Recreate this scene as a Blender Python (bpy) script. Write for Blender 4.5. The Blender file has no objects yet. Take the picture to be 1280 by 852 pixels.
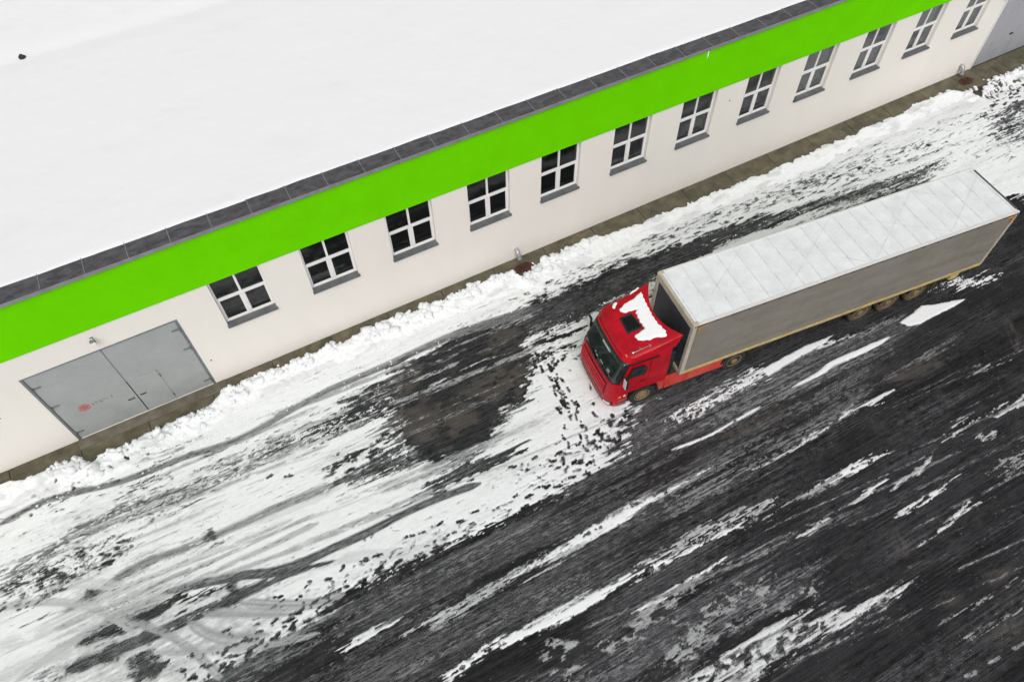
import bpy, math, random
import numpy as np
from mathutils import Vector, Matrix

# ------------------------------------------------------------------ camera
SC = bpy.context.scene
CAMLOC = Vector((0.0, -18.80610, 24.38261))
FOC = 949.79262                       # focal length in pixels of a 1280 px wide frame
ROT = (Matrix.Rotation(-0.47470299, 3, 'Z') @ Matrix.Rotation(0.61021308, 3, 'X') @ Matrix.Rotation(-0.02304105, 3, 'Z'))
cd = bpy.data.cameras.new('camera')
cam = bpy.data.objects.new('camera', cd)
SC.collection.objects.link(cam)
cam.matrix_world = Matrix.Translation(CAMLOC) @ ROT.to_4x4()
cd.sensor_width = 36.0
cd.lens = FOC / 1280 * 36
cd.clip_end = 2000
SC.camera = cam

# ------------------------------------------------------------------ overcast daylight
SUN_EL, SUN_AZ = math.radians(52), math.radians(205)      # azimuth measured from +Y towards +X
w = bpy.data.worlds.new('World'); SC.world = w; w.use_nodes = True
nt = w.node_tree; bg = nt.nodes['Background']
sky = nt.nodes.new('ShaderNodeTexSky'); sky.sky_type = 'NISHITA'; sky.sun_disc = False
sky.sun_elevation = SUN_EL; sky.sun_rotation = SUN_AZ
sky.air_density = 1.0; sky.dust_density = 4.0; sky.ozone_density = 1.0
hs = nt.nodes.new('ShaderNodeHueSaturation'); hs.inputs['Saturation'].default_value = 0.10
nt.links.new(sky.outputs[0], hs.inputs['Color']); nt.links.new(hs.outputs[0], bg.inputs[0])
bg.inputs[1].default_value = 0.138
sd = bpy.data.lights.new('sun', 'SUN'); sd.energy = 1.15; sd.angle = math.radians(35); sd.color = (1.0, 0.965, 0.92)
sun = bpy.data.objects.new('sun', sd); SC.collection.objects.link(sun)
sdir = Vector((math.sin(SUN_AZ) * math.cos(SUN_EL), math.cos(SUN_AZ) * math.cos(SUN_EL), math.sin(SUN_EL)))
sun.rotation_euler = sdir.to_track_quat('Z', 'Y').to_euler()
vs = SC.view_settings
vs.view_transform = 'Standard'; vs.look = 'None'; vs.gamma = 1; vs.use_curve_mapping = False
vs.exposure = -0.16

rng = random.Random(11)
RS = np.random.RandomState(5)

# ------------------------------------------------------------------ helpers
def at(px, py, z=0.0):
    d = ROT @ Vector(((px - 640) / FOC, (426 - py) / FOC, -1))
    return CAMLOC + d * ((z - CAMLOC.z) / d.z)

def lin(r, g, b):
    def f(c):
        c /= 255
        return c / 12.92 if c <= .04045 else ((c + .055) / 1.055) ** 2.4
    return (f(r), f(g), f(b))

def setv(b, k, v):
    if k in b.inputs: b.inputs[k].default_value = v

def mat(name, col, rough=.6, metal=0.0, var=.15, scale=3.0, dirt=None, dirt_amt=.0, dirt_scale=1.5, bump=.0, bump_scale=60, coat=0, stretch=(1, 1, 1), spec=.5, coords='Object'):
    m = bpy.data.materials.new(name); m.use_nodes = True
    t = m.node_tree; N = t.nodes; L = t.links; b = N['Principled BSDF']
    tc = N.new('ShaderNodeTexCoord'); mp = N.new('ShaderNodeMapping'); mp.inputs['Scale'].default_value = stretch
    L.new(tc.outputs[coords], mp.inputs[0])
    n = N.new('ShaderNodeTexNoise'); n.inputs['Scale'].default_value = scale; n.inputs['Detail'].default_value = 6
    n.inputs['Roughness'].default_value = .65
    L.new(mp.outputs[0], n.inputs['Vector'])
    r = N.new('ShaderNodeMapRange'); r.inputs[1].default_value = .3; r.inputs[2].default_value = .7
    L.new(n.outputs[0], r.inputs[0])
    mx = N.new('ShaderNodeMix'); mx.data_type = 'RGBA'
    mx.inputs[6].default_value = (*[c * (1 - var) for c in col], 1)
    mx.inputs[7].default_value = (*[min(c * (1 + var), .95) for c in col], 1)
    L.new(r.outputs[0], mx.inputs[0])
    out = mx.outputs[2]
    if dirt:
        n2 = N.new('ShaderNodeTexNoise'); n2.inputs['Scale'].default_value = dirt_scale; n2.inputs['Detail'].default_value = 8
        n2.inputs['Roughness'].default_value = .7; L.new(mp.outputs[0], n2.inputs['Vector'])
        r2 = N.new('ShaderNodeMapRange'); r2.inputs[1].default_value = .42; r2.inputs[2].default_value = .7; r2.inputs[4].default_value = dirt_amt
        L.new(n2.outputs[0], r2.inputs[0])
        m2 = N.new('ShaderNodeMix'); m2.data_type = 'RGBA'; m2.inputs[7].default_value = (*dirt, 1)
        L.new(out, m2.inputs[6]); L.new(r2.outputs[0], m2.inputs[0]); out = m2.outputs[2]
    L.new(out, b.inputs['Base Color'])
    rr = N.new('ShaderNodeMapRange'); rr.inputs[3].default_value = max(rough - .08, .02); rr.inputs[4].default_value = min(rough + .08, 1)
    L.new(n.outputs[0], rr.inputs[0]); L.new(rr.outputs[0], b.inputs['Roughness'])
    setv(b, 'Metallic', metal); setv(b, 'Coat Weight', coat); setv(b, 'Coat Roughness', .08); setv(b, 'Specular IOR Level', spec)
    if bump:
        n3 = N.new('ShaderNodeTexNoise'); n3.inputs['Scale'].default_value = bump_scale; n3.inputs['Detail'].default_value = 4
        L.new(tc.outputs[coords], n3.inputs['Vector'])
        bp = N.new('ShaderNodeBump'); bp.inputs['Strength'].default_value = bump; bp.inputs['Distance'].default_value = .02
        L.new(n3.outputs[0], bp.inputs['Height']); L.new(bp.outputs[0], b.inputs['Normal'])
    return m

class MB:
    def __init__(s): s.v = []; s.f = []
    def add(s, vs_, fs):
        o = len(s.v); s.v += [tuple(v) for v in vs_]; s.f += [tuple(i + o for i in f) for f in fs]; return s
    def box(s, x0, x1, y0, y1, z0, z1):
        return s.add([(x0, y0, z0), (x1, y0, z0), (x1, y1, z0), (x0, y1, z0), (x0, y0, z1), (x1, y0, z1), (x1, y1, z1), (x0, y1, z1)],
                     [(0, 3, 2, 1), (4, 5, 6, 7), (0, 1, 5, 4), (1, 2, 6, 5), (2, 3, 7, 6), (3, 0, 4, 7)])
    def bar(s, a, b, w_, h_, up=(0, 0, 1)):
        a = Vector(a); b = Vector(b); d = (b - a).normalized(); u = Vector(up)
        x = d.cross(u)
        if x.length < 1e-4: x = d.cross(Vector((1, 0, 0)))
        x.normalize(); u = x.cross(d)
        P = []
        for p in (a, b):
            for sx, sz in ((-1, -1), (1, -1), (1, 1), (-1, 1)): P.append(p + x * sx * w_ / 2 + u * sz * h_ / 2)
        return s.add(P, [(0, 3, 2, 1)[::-1], (4, 5, 6, 7)[::-1], (0, 1, 5, 4)[::-1], (1, 2, 6, 5)[::-1], (2, 3, 7, 6)[::-1], (3, 0, 4, 7)[::-1]])
    def tube(s, pts, r, n=12, caps=True):
        pts = [Vector(p) for p in pts]; rs = r if isinstance(r, (list, tuple)) else [r] * len(pts)
        rings = []; pn = None
        for i, p in enumerate(pts):
            d = (pts[min(i + 1, len(pts) - 1)] - pts[max(i - 1, 0)]).normalized()
            if pn is None:
                pn = d.orthogonal().normalized()
            else:
                pn = (pn - d * pn.dot(d)).normalized()
            bnm = d.cross(pn)
            rings.append([p + (pn * math.cos(2 * math.pi * k / n) + bnm * math.sin(2 * math.pi * k / n)) * rs[i] for k in range(n)])
        P = [q for r_ in rings for q in r_]; F = []
        for i in range(len(pts) - 1):
            for k in range(n):
                F.append((i * n + k, i * n + (k + 1) % n, (i + 1) * n + (k + 1) % n, (i + 1) * n + k))
        if caps: F.append(tuple(range(n))[::-1]); F.append(tuple((len(pts) - 1) * n + k for k in range(n)))
        return s.add(P, F)
    def lathe_y(s, cx, cy, cz, prof, n=32):
        # profile (y offset, radius) revolved round an axis along y
        P = []; F = []
        for (yo, r) in prof:
            for k in range(n):
                a = 2 * math.pi * k / n; P.append((cx + r * math.cos(a), cy + yo, cz + r * math.sin(a)))
        for i in range(len(prof) - 1):
            for k in range(n): F.append((i * n + k, i * n + (k + 1) % n, (i + 1) * n + (k + 1) % n, (i + 1) * n + k))
        F.append(tuple(range(n))); F.append(tuple((len(prof) - 1) * n + k for k in range(n))[::-1])
        return s.add(P, F)
    def grid(s, P, nu, nv, flip=False):
        F = []
        for i in range(nu - 1):
            for j in range(nv - 1):
                q = (i * nv + j, i * nv + j + 1, (i + 1) * nv + j + 1, (i + 1) * nv + j)
                F.append(q[::-1] if flip else q)
        return s.add(P, F)
    def prism(s, poly, axis, a0, a1):
        # polygon in the plane normal to axis ('y' -> (x,z), 'z' -> (x,y), 'x' -> (y,z))
        def mk(p, a):
            return {'y': (p[0], a, p[1]), 'z': (p[0], p[1], a), 'x': (a, p[0], p[1])}[axis]
        n = len(poly); P = [mk(p, a0) for p in poly] + [mk(p, a1) for p in poly]
        F = [tuple(range(n)), tuple(range(n, 2 * n))[::-1]]
        for i in range(n): F.append((i, (i + 1) % n + 0, (i + 1) % n + n, i + n)[::-1])
        return s.add(P, F)
    def build(s, name, m, parent=None, bevel=0, smooth=False, loc=None, fix=True):
        me = bpy.data.meshes.new(name); me.from_pydata(s.v, [], s.f)
        if fix:
            import bmesh
            bm = bmesh.new(); bm.from_mesh(me); bmesh.ops.recalc_face_normals(bm, faces=bm.faces); bm.to_mesh(me); bm.free()
        o = bpy.data.objects.new(name, me); SC.collection.objects.link(o); me.materials.append(m)
        if smooth: me.polygons.foreach_set('use_smooth', [True] * len(me.polygons))
        if parent: o.parent = parent
        if loc: o.location = loc
        if bevel:
            b = o.modifiers.new('bevel', 'BEVEL'); b.width = bevel; b.segments = 2; b.limit_method = 'ANGLE'; b.angle_limit = math.radians(40)
        return o

def tag(o, label=None, cat=None, group=None, kind=None):
    if label: o['label'] = label
    if cat: o['category'] = cat
    if group: o['group'] = group
    if kind: o['kind'] = kind
    return o

def empty(name, loc=(0, 0, 0), rz=0, parent=None):
    o = bpy.data.objects.new(name, None); SC.collection.objects.link(o); o.location = loc; o.rotation_euler = (0, 0, rz)
    if parent: o.parent = parent
    return o

def copy_tree(o, parent=None):
    c = o.copy(); SC.collection.objects.link(c)
    if parent: c.parent = parent
    for ch in list(o.children): copy_tree(ch, c)
    return c

# ------------------------------------------------------------------ numpy noise
LAT = RS.rand(16, 256, 256)
def vnoise(x, y, seed=0):
    L = LAT[seed % 16]; x = x + seed * 17.3; y = y + seed * 9.1
    xi = np.floor(x).astype(int); yi = np.floor(y).astype(int); fx = x - xi; fy = y - yi
    fx = fx * fx * (3 - 2 * fx); fy = fy * fy * (3 - 2 * fy)
    a = L[xi & 255, yi & 255]; b = L[(xi + 1) & 255, yi & 255]; c = L[xi & 255, (yi + 1) & 255]; d = L[(xi + 1) & 255, (yi + 1) & 255]
    return (a * (1 - fx) + b * fx) * (1 - fy) + (c * (1 - fx) + d * fx) * fy
def fbm(x, y, seed=0, oct=4, gain=.5):
    s = 0; a = 1; t = 0
    for i in range(oct):
        s = s + a * vnoise(x * 2 ** i, y * 2 ** i, seed + i); t += a; a *= gain
    return s / t
def sst(a, b, x):
    t = np.clip((x - a) / (b - a), 0, 1); return t * t * (3 - 2 * t)

# ================================================================== THE YARD: snow and asphalt as one sheet
DX = .04
gx = np.arange(-14, 47.001, DX); gy_ = np.arange(-23.5, 0.301, DX)
X, Y = np.meshgrid(gx, gy_, indexing='ij')
def ipl(x, pts):
    return np.interp(x, [p[0] for p in pts], [p[1] for p in pts])
def wpt(p):
    q = at(*p); return (q.x, q.y)

# snow everywhere north-west of this line, swept asphalt to the south-east
S = np.zeros_like(X); D = np.zeros_like(X); B = np.zeros_like(X); W = np.full_like(X, .35)
G = np.zeros_like(X)      # sharp relief (footprints, clods)

def catmull(P, n=6):
    P = [np.array(p, float) for p in P]
    if len(P) < 3: return np.array(P)
    out = []
    for i in range(len(P) - 1):
        p0 = P[max(i - 1, 0)]; p1 = P[i]; p2 = P[i + 1]; p3 = P[min(i + 2, len(P) - 1)]
        for k in range(n):
            t = k / n
            out.append(.5 * ((2 * p1) + (-p0 + p2) * t + (2 * p0 - 5 * p1 + 4 * p2 - p3) * t * t + (-p0 + 3 * p1 - 3 * p2 + p3) * t ** 3))
    out.append(P[-1]); return np.array(out)

def apply(sl, a, S_=None, D_=None, B_=None, W_=None):
    for F, v in ((S, S_), (D, D_), (B, B_), (W, W_)):
        if v is not None: F[sl] = F[sl] * (1 - a) + v * a
SEED = [0]; LATER = []
def stroke(*a, **k):
    late = k.pop('late', False)
    (LATER.append((stroke_, a, k)) if late else stroke_(*a, **k))
def poly(*a, **k):
    late = k.pop('late', False)
    (LATER.append((poly_, a, k)) if late else poly_(*a, **k))
def walk(*a, **k): LATER.append((walk_, a, k))
def scatter(*a, **k): LATER.append((scatter_, a, k))
def stroke_(pts, wd, S_=None, D_=None, B_=None, W_=None, op=1.0, soft=.06, rag=.3, fl=1.5, ft=.14, brk=0.0, lines=0.0, world=False, ends=(.5, .5)):
    """a wheel track or streak along a polyline of ground points; wd is a width or a list of widths in metres"""
    SEED[0] += 1; sd_ = SEED[0]
    P = np.array([p if world else wpt(p) for p in pts]); ws = np.array(wd if isinstance(wd, (list, tuple)) else [wd] * len(P), float)
    u0 = np.arange(len(P)); C_ = catmull(P); uu = np.linspace(0, len(P) - 1, len(C_)); ws = np.interp(uu, u0, ws)
    m = ws.max() * .5 * (1 + rag) + soft * 2 + .1
    i0 = max(int((C_[:, 0].min() - m + 14) / DX), 0); i1 = min(int((C_[:, 0].max() + m + 14) / DX) + 1, len(gx))
    j0 = max(int((C_[:, 1].min() - m + 23.5) / DX), 0); j1 = min(int((C_[:, 1].max() + m + 23.5) / DX) + 1, len(gy_))
    if i1 <= i0 or j1 <= j0: return
    sl = (slice(i0, i1), slice(j0, j1)); x = X[sl]; y = Y[sl]
    best = np.full(x.shape, 1e9); s_ = np.zeros(x.shape); w_ = np.zeros(x.shape); tt = np.zeros(x.shape); acc = 0
    for k in range(len(C_) - 1):
        a = C_[k]; b = C_[k + 1]; d = b - a; ln = math.hypot(*d)
        if ln < 1e-6: continue
        d = d / ln; rx = x - a[0]; ry = y - a[1]; t = np.clip(rx * d[0] + ry * d[1], 0, ln)
        dx = rx - t * d[0]; dy = ry - t * d[1]; dist = np.hypot(dx, dy); side = np.sign(d[0] * ry - d[1] * rx)
        c = dist < best
        best = np.where(c, dist, best); s_ = np.where(c, acc + t, s_); tt = np.where(c, dist * side, tt)
        w_ = np.where(c, ws[k] + (ws[k + 1] - ws[k]) * t / ln, w_); acc += ln
    n = fbm(s_ / fl, tt / ft, sd_, 4) - .5
    endf = np.minimum(s_ / max(ends[0], 1e-3), (acc - s_) / max(ends[1], 1e-3)).clip(0, 1)
    edge = w_ * .5 * np.minimum(1, .35 + endf) * (1 + rag * 2.4 * n) - best
    a = sst(-soft, soft, edge) * op
    if brk:
        c_ = .5 + (.5 - brk) * .42; a = a * sst(c_ - .055, c_ + .055, fbm(s_ / (fl * .5), tt / ft, sd_ + 3, 5, .65))
    if lines: a = a * (1 - lines * sst(.45, .62, vnoise(s_ / 6, tt / .05, sd_ + 5)))
    apply(sl, a, S_, D_, B_, W_)

def poly_(pts, S_=None, D_=None, B_=None, W_=None, op=1.0, soft=.1, rag=.25, fl=.7, ft=.2, brk=0.0, world=False):
    SEED[0] += 1; sd_ = SEED[0]
    P = np.array([p if world else wpt(p) for p in pts]); m = soft + rag + .2
    i0 = max(int((P[:, 0].min() - m + 14) / DX), 0); i1 = min(int((P[:, 0].max() + m + 14) / DX) + 1, len(gx))
    j0 = max(int((P[:, 1].min() - m + 23.5) / DX), 0); j1 = min(int((P[:, 1].max() + m + 23.5) / DX) + 1, len(gy_))
    if i1 <= i0 or j1 <= j0: return
    sl = (slice(i0, i1), slice(j0, j1)); x = X[sl]; y = Y[sl]
    ins = np.zeros(x.shape, bool); dist = np.full(x.shape, 1e9); n = len(P)
    for k in range(n):
        a = P[k]; b = P[(k + 1) % n]
        c = ((a[1] > y) != (b[1] > y)) & (x < (b[0] - a[0]) * (y - a[1]) / (b[1] - a[1] + 1e-12) + a[0]); ins ^= c
        d = b - a; t = (((x - a[0]) * d[0] + (y - a[1]) * d[1]) / (d @ d + 1e-12)).clip(0, 1)
        dist = np.minimum(dist, np.hypot(x - a[0] - t * d[0], y - a[1] - t * d[1]))
    sg = np.where(ins, dist, -dist) + rag * 2.4 * (fbm(x / fl, y / ft, sd_, 5, .55) - .5)
    a = sst(-soft, soft, sg) * op
    if brk:
        c_ = .5 + (.5 - brk) * .42; a = a * sst(c_ - .055, c_ + .055, fbm(x / fl, y / ft, sd_ + 3, 5, .65))
    apply(sl, a, S_, D_, B_, W_)

def stamp(cx, cy, ang, ln, wd, S_, op=1.0, heel=True, D_=None, dep=.6):
    m = ln * .7 + .1
    i0 = max(int((cx - m + 14) / DX), 0); i1 = min(int((cx + m + 14) / DX) + 1, len(gx))
    j0 = max(int((cy - m + 23.5) / DX), 0); j1 = min(int((cy + m + 23.5) / DX) + 1, len(gy_))
    if i1 <= i0 or j1 <= j0: return
    sl = (slice(i0, i1), slice(j0, j1)); x = X[sl] - cx; y = Y[sl] - cy; c, s_ = math.cos(ang), math.sin(ang)
    u = x * c + y * s_; v = -x * s_ + y * c
    if heel:
        r = np.minimum(np.hypot((u - ln * .13) / (ln * .34), v / (wd * .5)), np.hypot((u + ln * .33) / (ln * .19), v / (wd * .4)))
    else:
        r = np.hypot(u / (ln * .5), v / (wd * .5))
    a = sst(1.25, .70, r + .9 * (vnoise(x / .09 + cx * 7, y / .09 + cy * 5, 3) - .5)) * op
    apply(sl, a, S_, D_)

def walk_(pts, step=.42, S_=.12, op=.95, jit=.05, spread=.09, size=1.0, skip=.0):
    P = catmull([wpt(p) for p in pts]); side = 1; carry = 0
    for k in range(len(P) - 1):
        a, b = P[k], P[k + 1]; d = b - a; ln = math.hypot(*d); ang = math.atan2(d[1], d[0]); t = carry
        while t < ln:
            q = a + d * (t / ln)
            if rng.random() > skip:
                nx, ny = -math.sin(ang), math.cos(ang)
                stamp(q[0] + nx * spread * side + rng.gauss(0, jit), q[1] + ny * spread * side + rng.gauss(0, jit),
                      ang + rng.gauss(0, .18), (.33 * size) * rng.uniform(.85, 1.15), .135 * size, S_, op * rng.uniform(.7, 1))
            side = -side; t += step * rng.uniform(.75, 1.25)
        carry = t - ln

def inpoly(P, x, y):
    c = False; n = len(P)
    for k in range(n):
        a = P[k]; b = P[(k + 1) % n]
        if (a[1] > y) != (b[1] > y) and x < (b[0] - a[0]) * (y - a[1]) / (b[1] - a[1]) + a[0]: c = not c
    return c
def scatter_(pts, n, ln=(.2, .6), wd=(.06, .14), S_=.1, ang=0.0, jit=.15, op=(.5, .95), D_=None):
    P = [wpt(p) for p in pts]; xs = [p[0] for p in P]; ys = [p[1] for p in P]; k = 0; g = 0
    while k < n and g < n * 20:
        g += 1; x = rng.uniform(min(xs), max(xs)); y = rng.uniform(min(ys), max(ys))
        if not inpoly(P, x, y): continue
        k += 1; stamp(x, y, ang + rng.gauss(0, jit), rng.uniform(*ln), rng.uniform(*wd), S_, rng.uniform(*op), heel=rng.random() < .35, D_=D_)

# --- base cover: snow on the north and west side of the lane
edge_px = [(150, 925), (250, 852), (330, 808), (420, 758), (500, 722), (557, 690), (632, 650), (700, 620), (780, 571), (830, 545), (890, 520), (950, 492), (1000, 470), (1060, 420), (1130, 385)]
E_ = np.array([wpt(p) for p in edge_px]); ey = np.interp(X, E_[:, 0], E_[:, 1])
nb = fbm(X / 3.0, Y / .12, 2, 4) - .5; nb2 = fbm(X / 1.1, Y / .5, 4, 5) - .5
S += .93 * sst(-.35, .14, (Y - ey) + .8 * nb)
# the ground right of the lorry's tail is swept too
lx = np.array([wpt(p) for p in [(1130, 385), (1180, 330), (1225, 300), (1245, 250), (1262, 245), (1300, 247), (1400, 235)]])
right = X > lx[0, 0]
ey2 = np.interp(X, lx[:, 0], lx[:, 1]); S = np.where(right, .93 * sst(-.10, .10, (Y - ey2) + .5 * nb), S)
# thin worn snow: greyer and streaky
D += .10 + .16 * sst(.5, .75, fbm(X / 2.2, Y / .35, 6, 5))
S -= .16 * sst(.52, .72, fbm(X / .9, Y / .16, 8, 5, .6)) * (S > .3)
# wetness of the bare asphalt in long streaks
D += (.10 + .32 * (1 - sst(4, 17, X))) * sst(.44, .60, fbm(X / 6, Y / .9, 12, 4, .55)) * (S < .5)
W += .55 * (fbm(X / 5, Y / .22, 9, 5, .6) - .5) * 2
B += .0

# --- slushy grey film in the swept lanes
poly([(250, 852), (420, 760), (640, 655), (780, 585), (900, 530), (1010, 478), (1110, 440), (1060, 520), (900, 610), (760, 690), (600, 780), (480, 852)], S_=.30, D_=.8, W_=.6, op=.9, fl=4, ft=.14, brk=.38, soft=.3)
stroke([(300, 850), (430, 775), (560, 712), (680, 655)], .5, S_=.42, D_=.8, op=.8, brk=.6, rag=.5, soft=.15)
stroke([(430, 752), (557, 690), (640, 650), (700, 622), (780, 580), (840, 556)], .55, S_=.02, W_=.15, rag=.4, brk=.8, soft=.12)
stroke([(420, 790), (500, 757), (580, 720), (640, 693), (720, 655), (800, 612), (900, 565)], .35, S_=.02, W_=.05, B_=.25, rag=.5, brk=.8)
stroke([(720, 640), (800, 598), (900, 548), (980, 515)], [.7, 1.0, .9, .6], S_=.03, W_=.1, B_=.12, rag=.3, brk=.85, soft=.12)
# dark lane between the two white strips
stroke([(420, 852), (540, 790), (640, 735), (760, 672), (880, 612), (1000, 555), (1120, 500), (1240, 455)], [1.2, 1.2, 1.15, 1.1, 1.0, 1.2, 2.0, 3.0], S_=.0, W_=.12, rag=.25, soft=.2, op=.95, lines=.25)
poly([(800, 508), (850, 494), (900, 480), (940, 464), (1000, 442), (1130, 392), (1240, 345), (1260, 262), (1100, 280), (850, 360), (812, 470)], S_=.0, D_=.25, W_=.2, rag=.2, soft=.1)
poly([(800, 512), (850, 496), (900, 482), (940, 466), (1000, 444), (1130, 394), (1150, 405), (1110, 440), (1000, 484), (890, 535), (800, 566), (770, 560)], S_=.22, D_=.75, W_=.3, rag=.35, soft=.15, fl=2, ft=.1)
# --- white strips in the lanes
stroke([(430, 812), (455, 796), (480, 782)], .28, S_=.8, D_=.15, rag=.4, brk=.85)
stroke([(520, 785), (560, 765), (600, 745), (640, 724), (690, 700), (740, 668), (790, 636), (850, 606)], [.5, .55, .5, .45, .45, .4, .35, .2], S_=.62, D_=.42, rag=.6, brk=.72, soft=.14)
stroke([(640, 718), (700, 688), (760, 655), (830, 616), (880, 588)], [.12, .22, .26, .2, .1], S_=.92, D_=.05, rag=.5, brk=.85)
stroke([(548, 856), (575, 836), (610, 812), (650, 796), (700, 769), (745, 745), (790, 720), (840, 697), (915, 662)], [.18, .22, .26, .30, .32, .30, .26, .2, .12], S_=.95, D_=.05, rag=.45, soft=.07)
stroke([(640, 790), (700, 757), (740, 733), (790, 712), (850, 684)], [.15, .2, .2, .15, .1], S_=.5, D_=.5, rag=.6, brk=.6, soft=.1)
stroke([(655, 783), (700, 760), (735, 738)], .06, S_=.95, D_=.0, rag=.3, late=True)
stroke([(480, 852), (600, 785), (700, 738), (760, 706)], .30, S_=.38, D_=.7, rag=.6, brk=.6, soft=.12)
stroke([(560, 866), (700, 790), (800, 735), (870, 700), (960, 660)], .6, S_=.04, W_=.15, rag=.4, brk=.8, lines=.3)
# crumbly band towards the right
stroke([(800, 708), (850, 682), (900, 658), (943, 639), (990, 620)], [.4, .55, .5, .4, .2], S_=.62, D_=.38, rag=.7, brk=.55, soft=.12, ft=.2, fl=.8)
stroke([(790, 770), (840, 739), (880, 715), (916, 692)], [.1, .15, .15, .08], S_=.9, D_=.03, rag=.4)
stroke([(900, 662), (960, 640), (1010, 615), (1046, 598), (1080, 578), (1118, 560)], [.5, .4, .32, .28, .2, .1], S_=.5, D_=.5, rag=.8, brk=.48, soft=.12, ft=.2, fl=.8)
stroke([(1040, 598), (1075, 582), (1112, 563)], [.15, .25, .1], S_=.9, D_=.1, rag=.6, brk=.75)
stroke([(988, 678), (1012, 665), (1040, 648)], [.1, .3, .1], S_=.75, D_=.3, rag=.7, brk=.65)
stroke([(1063, 627), (1085, 614), (1100, 604)], [.1, .3, .12], S_=.8, D_=.15, rag=.7, brk=.7)
poly([(1113, 612), (1118, 604), (1140, 588), (1160, 572), (1167, 566), (1164, 576), (1148, 592), (1130, 604)], S_=.66, D_=.25, rag=.22, soft=.12, fl=.3, ft=.12, late=True)
poly([(1131, 638), (1135, 630), (1148, 626), (1153, 630), (1145, 636)], S_=.66, D_=.25, rag=.22, soft=.12, fl=.3, ft=.12)
stroke([(1160, 625), (1172, 616), (1185, 605)], .14, S_=.9, D_=.1, rag=.6, brk=.8)
stroke([(1160, 675), (1180, 660), (1195, 645), (1209, 630)], .10, S_=.85, D_=.2, rag=.8, brk=.6)
stroke([(1230, 600), (1250, 586), (1290, 562)], [.1, .4, .7], S_=.55, D_=.55, rag=.8, brk=.6)
stroke([(1240, 515), (1262, 508), (1290, 500)], [.1, .3, .4], S_=.7, D_=.3, rag=.6, brk=.8)
stroke([(1195, 530), (1210, 524), (1228, 520)], [.2, .5, .2], S_=.6, D_=.4, rag=.8, brk=.6)
poly([(1220, 546), (1232, 541), (1243, 537), (1240, 545), (1228, 549)], S_=.66, D_=.25, rag=.22, soft=.12, fl=.3, ft=.12, late=True)
stroke([(1180, 550), (1188, 546), (1196, 543)], .25, S_=.8, D_=.25, rag=.6, brk=.7)
stroke([(1210, 465), (1240, 455), (1262, 450)], .18, S_=.5, D_=.5, rag=.8, brk=.5)
# wide grey speckled strip under the lorry's lane
stroke([(820, 640), (880, 606), (950, 567), (1024, 532), (1060, 512), (1105, 494)], [.9, .85, .8, .6, .45, .2], S_=.40, D_=.72, B_=.15, rag=.4, brk=.6, fl=2.2, ft=.07, soft=.1)
stroke([(935, 590), (985, 563), (1024, 541), (1045, 522)], .07, S_=.85, D_=.2, rag=.9, brk=.7)
stroke([(1062, 520), (1075, 508), (1092, 502), (1108, 492)], [.12, .3, .3, .1], S_=.8, D_=.2, rag=.8, brk=.66)
stroke([(1020, 525), (1060, 498), (1111, 468), (1150, 448), (1205, 420)], .3, S_=.30, D_=.7, B_=.4, rag=.8, brk=.45)
# snow left between the wheel paths beside the trailer
stroke([(790, 560), (840, 535), (890, 520), (940, 500), (1000, 475), (1060, 452), (1110, 425)], [1.1, 1.15, 1.1, 1.0, .8, .6, .4], S_=.36, D_=.72, rag=.3, brk=.62, fl=3, ft=.08, soft=.1)
stroke([(840, 528), (890, 500), (930, 480), (960, 462)], [.35, .45, .45, .3], S_=.85, D_=.12, rag=.8, brk=.62, fl=.6, ft=.18)
poly([(960, 470), (952, 462), (985, 444), (1010, 430), (1043, 418), (1025, 432), (985, 455)], S_=.96, D_=.03, rag=.06, soft=.04, late=True)
stroke([(840, 562), (880, 547), (915, 528), (950, 508)], .10, S_=.95, D_=.03, rag=.4, brk=.9, late=True)
stroke([(990, 484), (1024, 467), (1040, 455), (1067, 443), (1095, 430), (1112, 421)], [.08, .16, .24, .26, .22, .1], S_=.95, D_=.04, rag=.45, soft=.04, late=True)
poly([(1124, 404), (1152, 383), (1180, 378), (1209, 373), (1190, 384), (1165, 397), (1150, 405), (1135, 407)], S_=.97, D_=.03, rag=.05, soft=.03, late=True)
poly([(1170, 360), (1190, 350), (1225, 344), (1255, 341), (1245, 352), (1215, 361), (1185, 362)], S_=.75, D_=.12, rag=.2, soft=.08, fl=.22, ft=.18, brk=.62)
stroke([(1060, 425), (1090, 412), (1120, 403), (1150, 408)], .5, S_=.36, D_=.65, rag=.5, brk=.5)
# --- big snow tongue at the bottom
poly([(835, 860), (870, 838), (910, 812), (953, 787), (985, 779), (1030, 768), (1060, 765), (1095, 748), (1123, 735), (1105, 756), (1074, 776), (1040, 790), (1005, 808), (970, 832), (930, 860)], S_=.80, D_=.25, rag=.28, soft=.16, fl=1.6, ft=.1)
stroke([(905, 856), (950, 828), (1000, 800)], .35, S_=.5, D_=.6, rag=.6, brk=.6)
stroke([(1000, 815), (1040, 795), (1074, 775), (1110, 757)], .45, S_=.32, D_=.6, rag=.8, brk=.45)
scatter([(860, 850), (953, 795), (1050, 772), (1000, 800), (930, 845)], 34, ln=(.2, .42), wd=(.12, .2), S_=.15, jit=.5)
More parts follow.
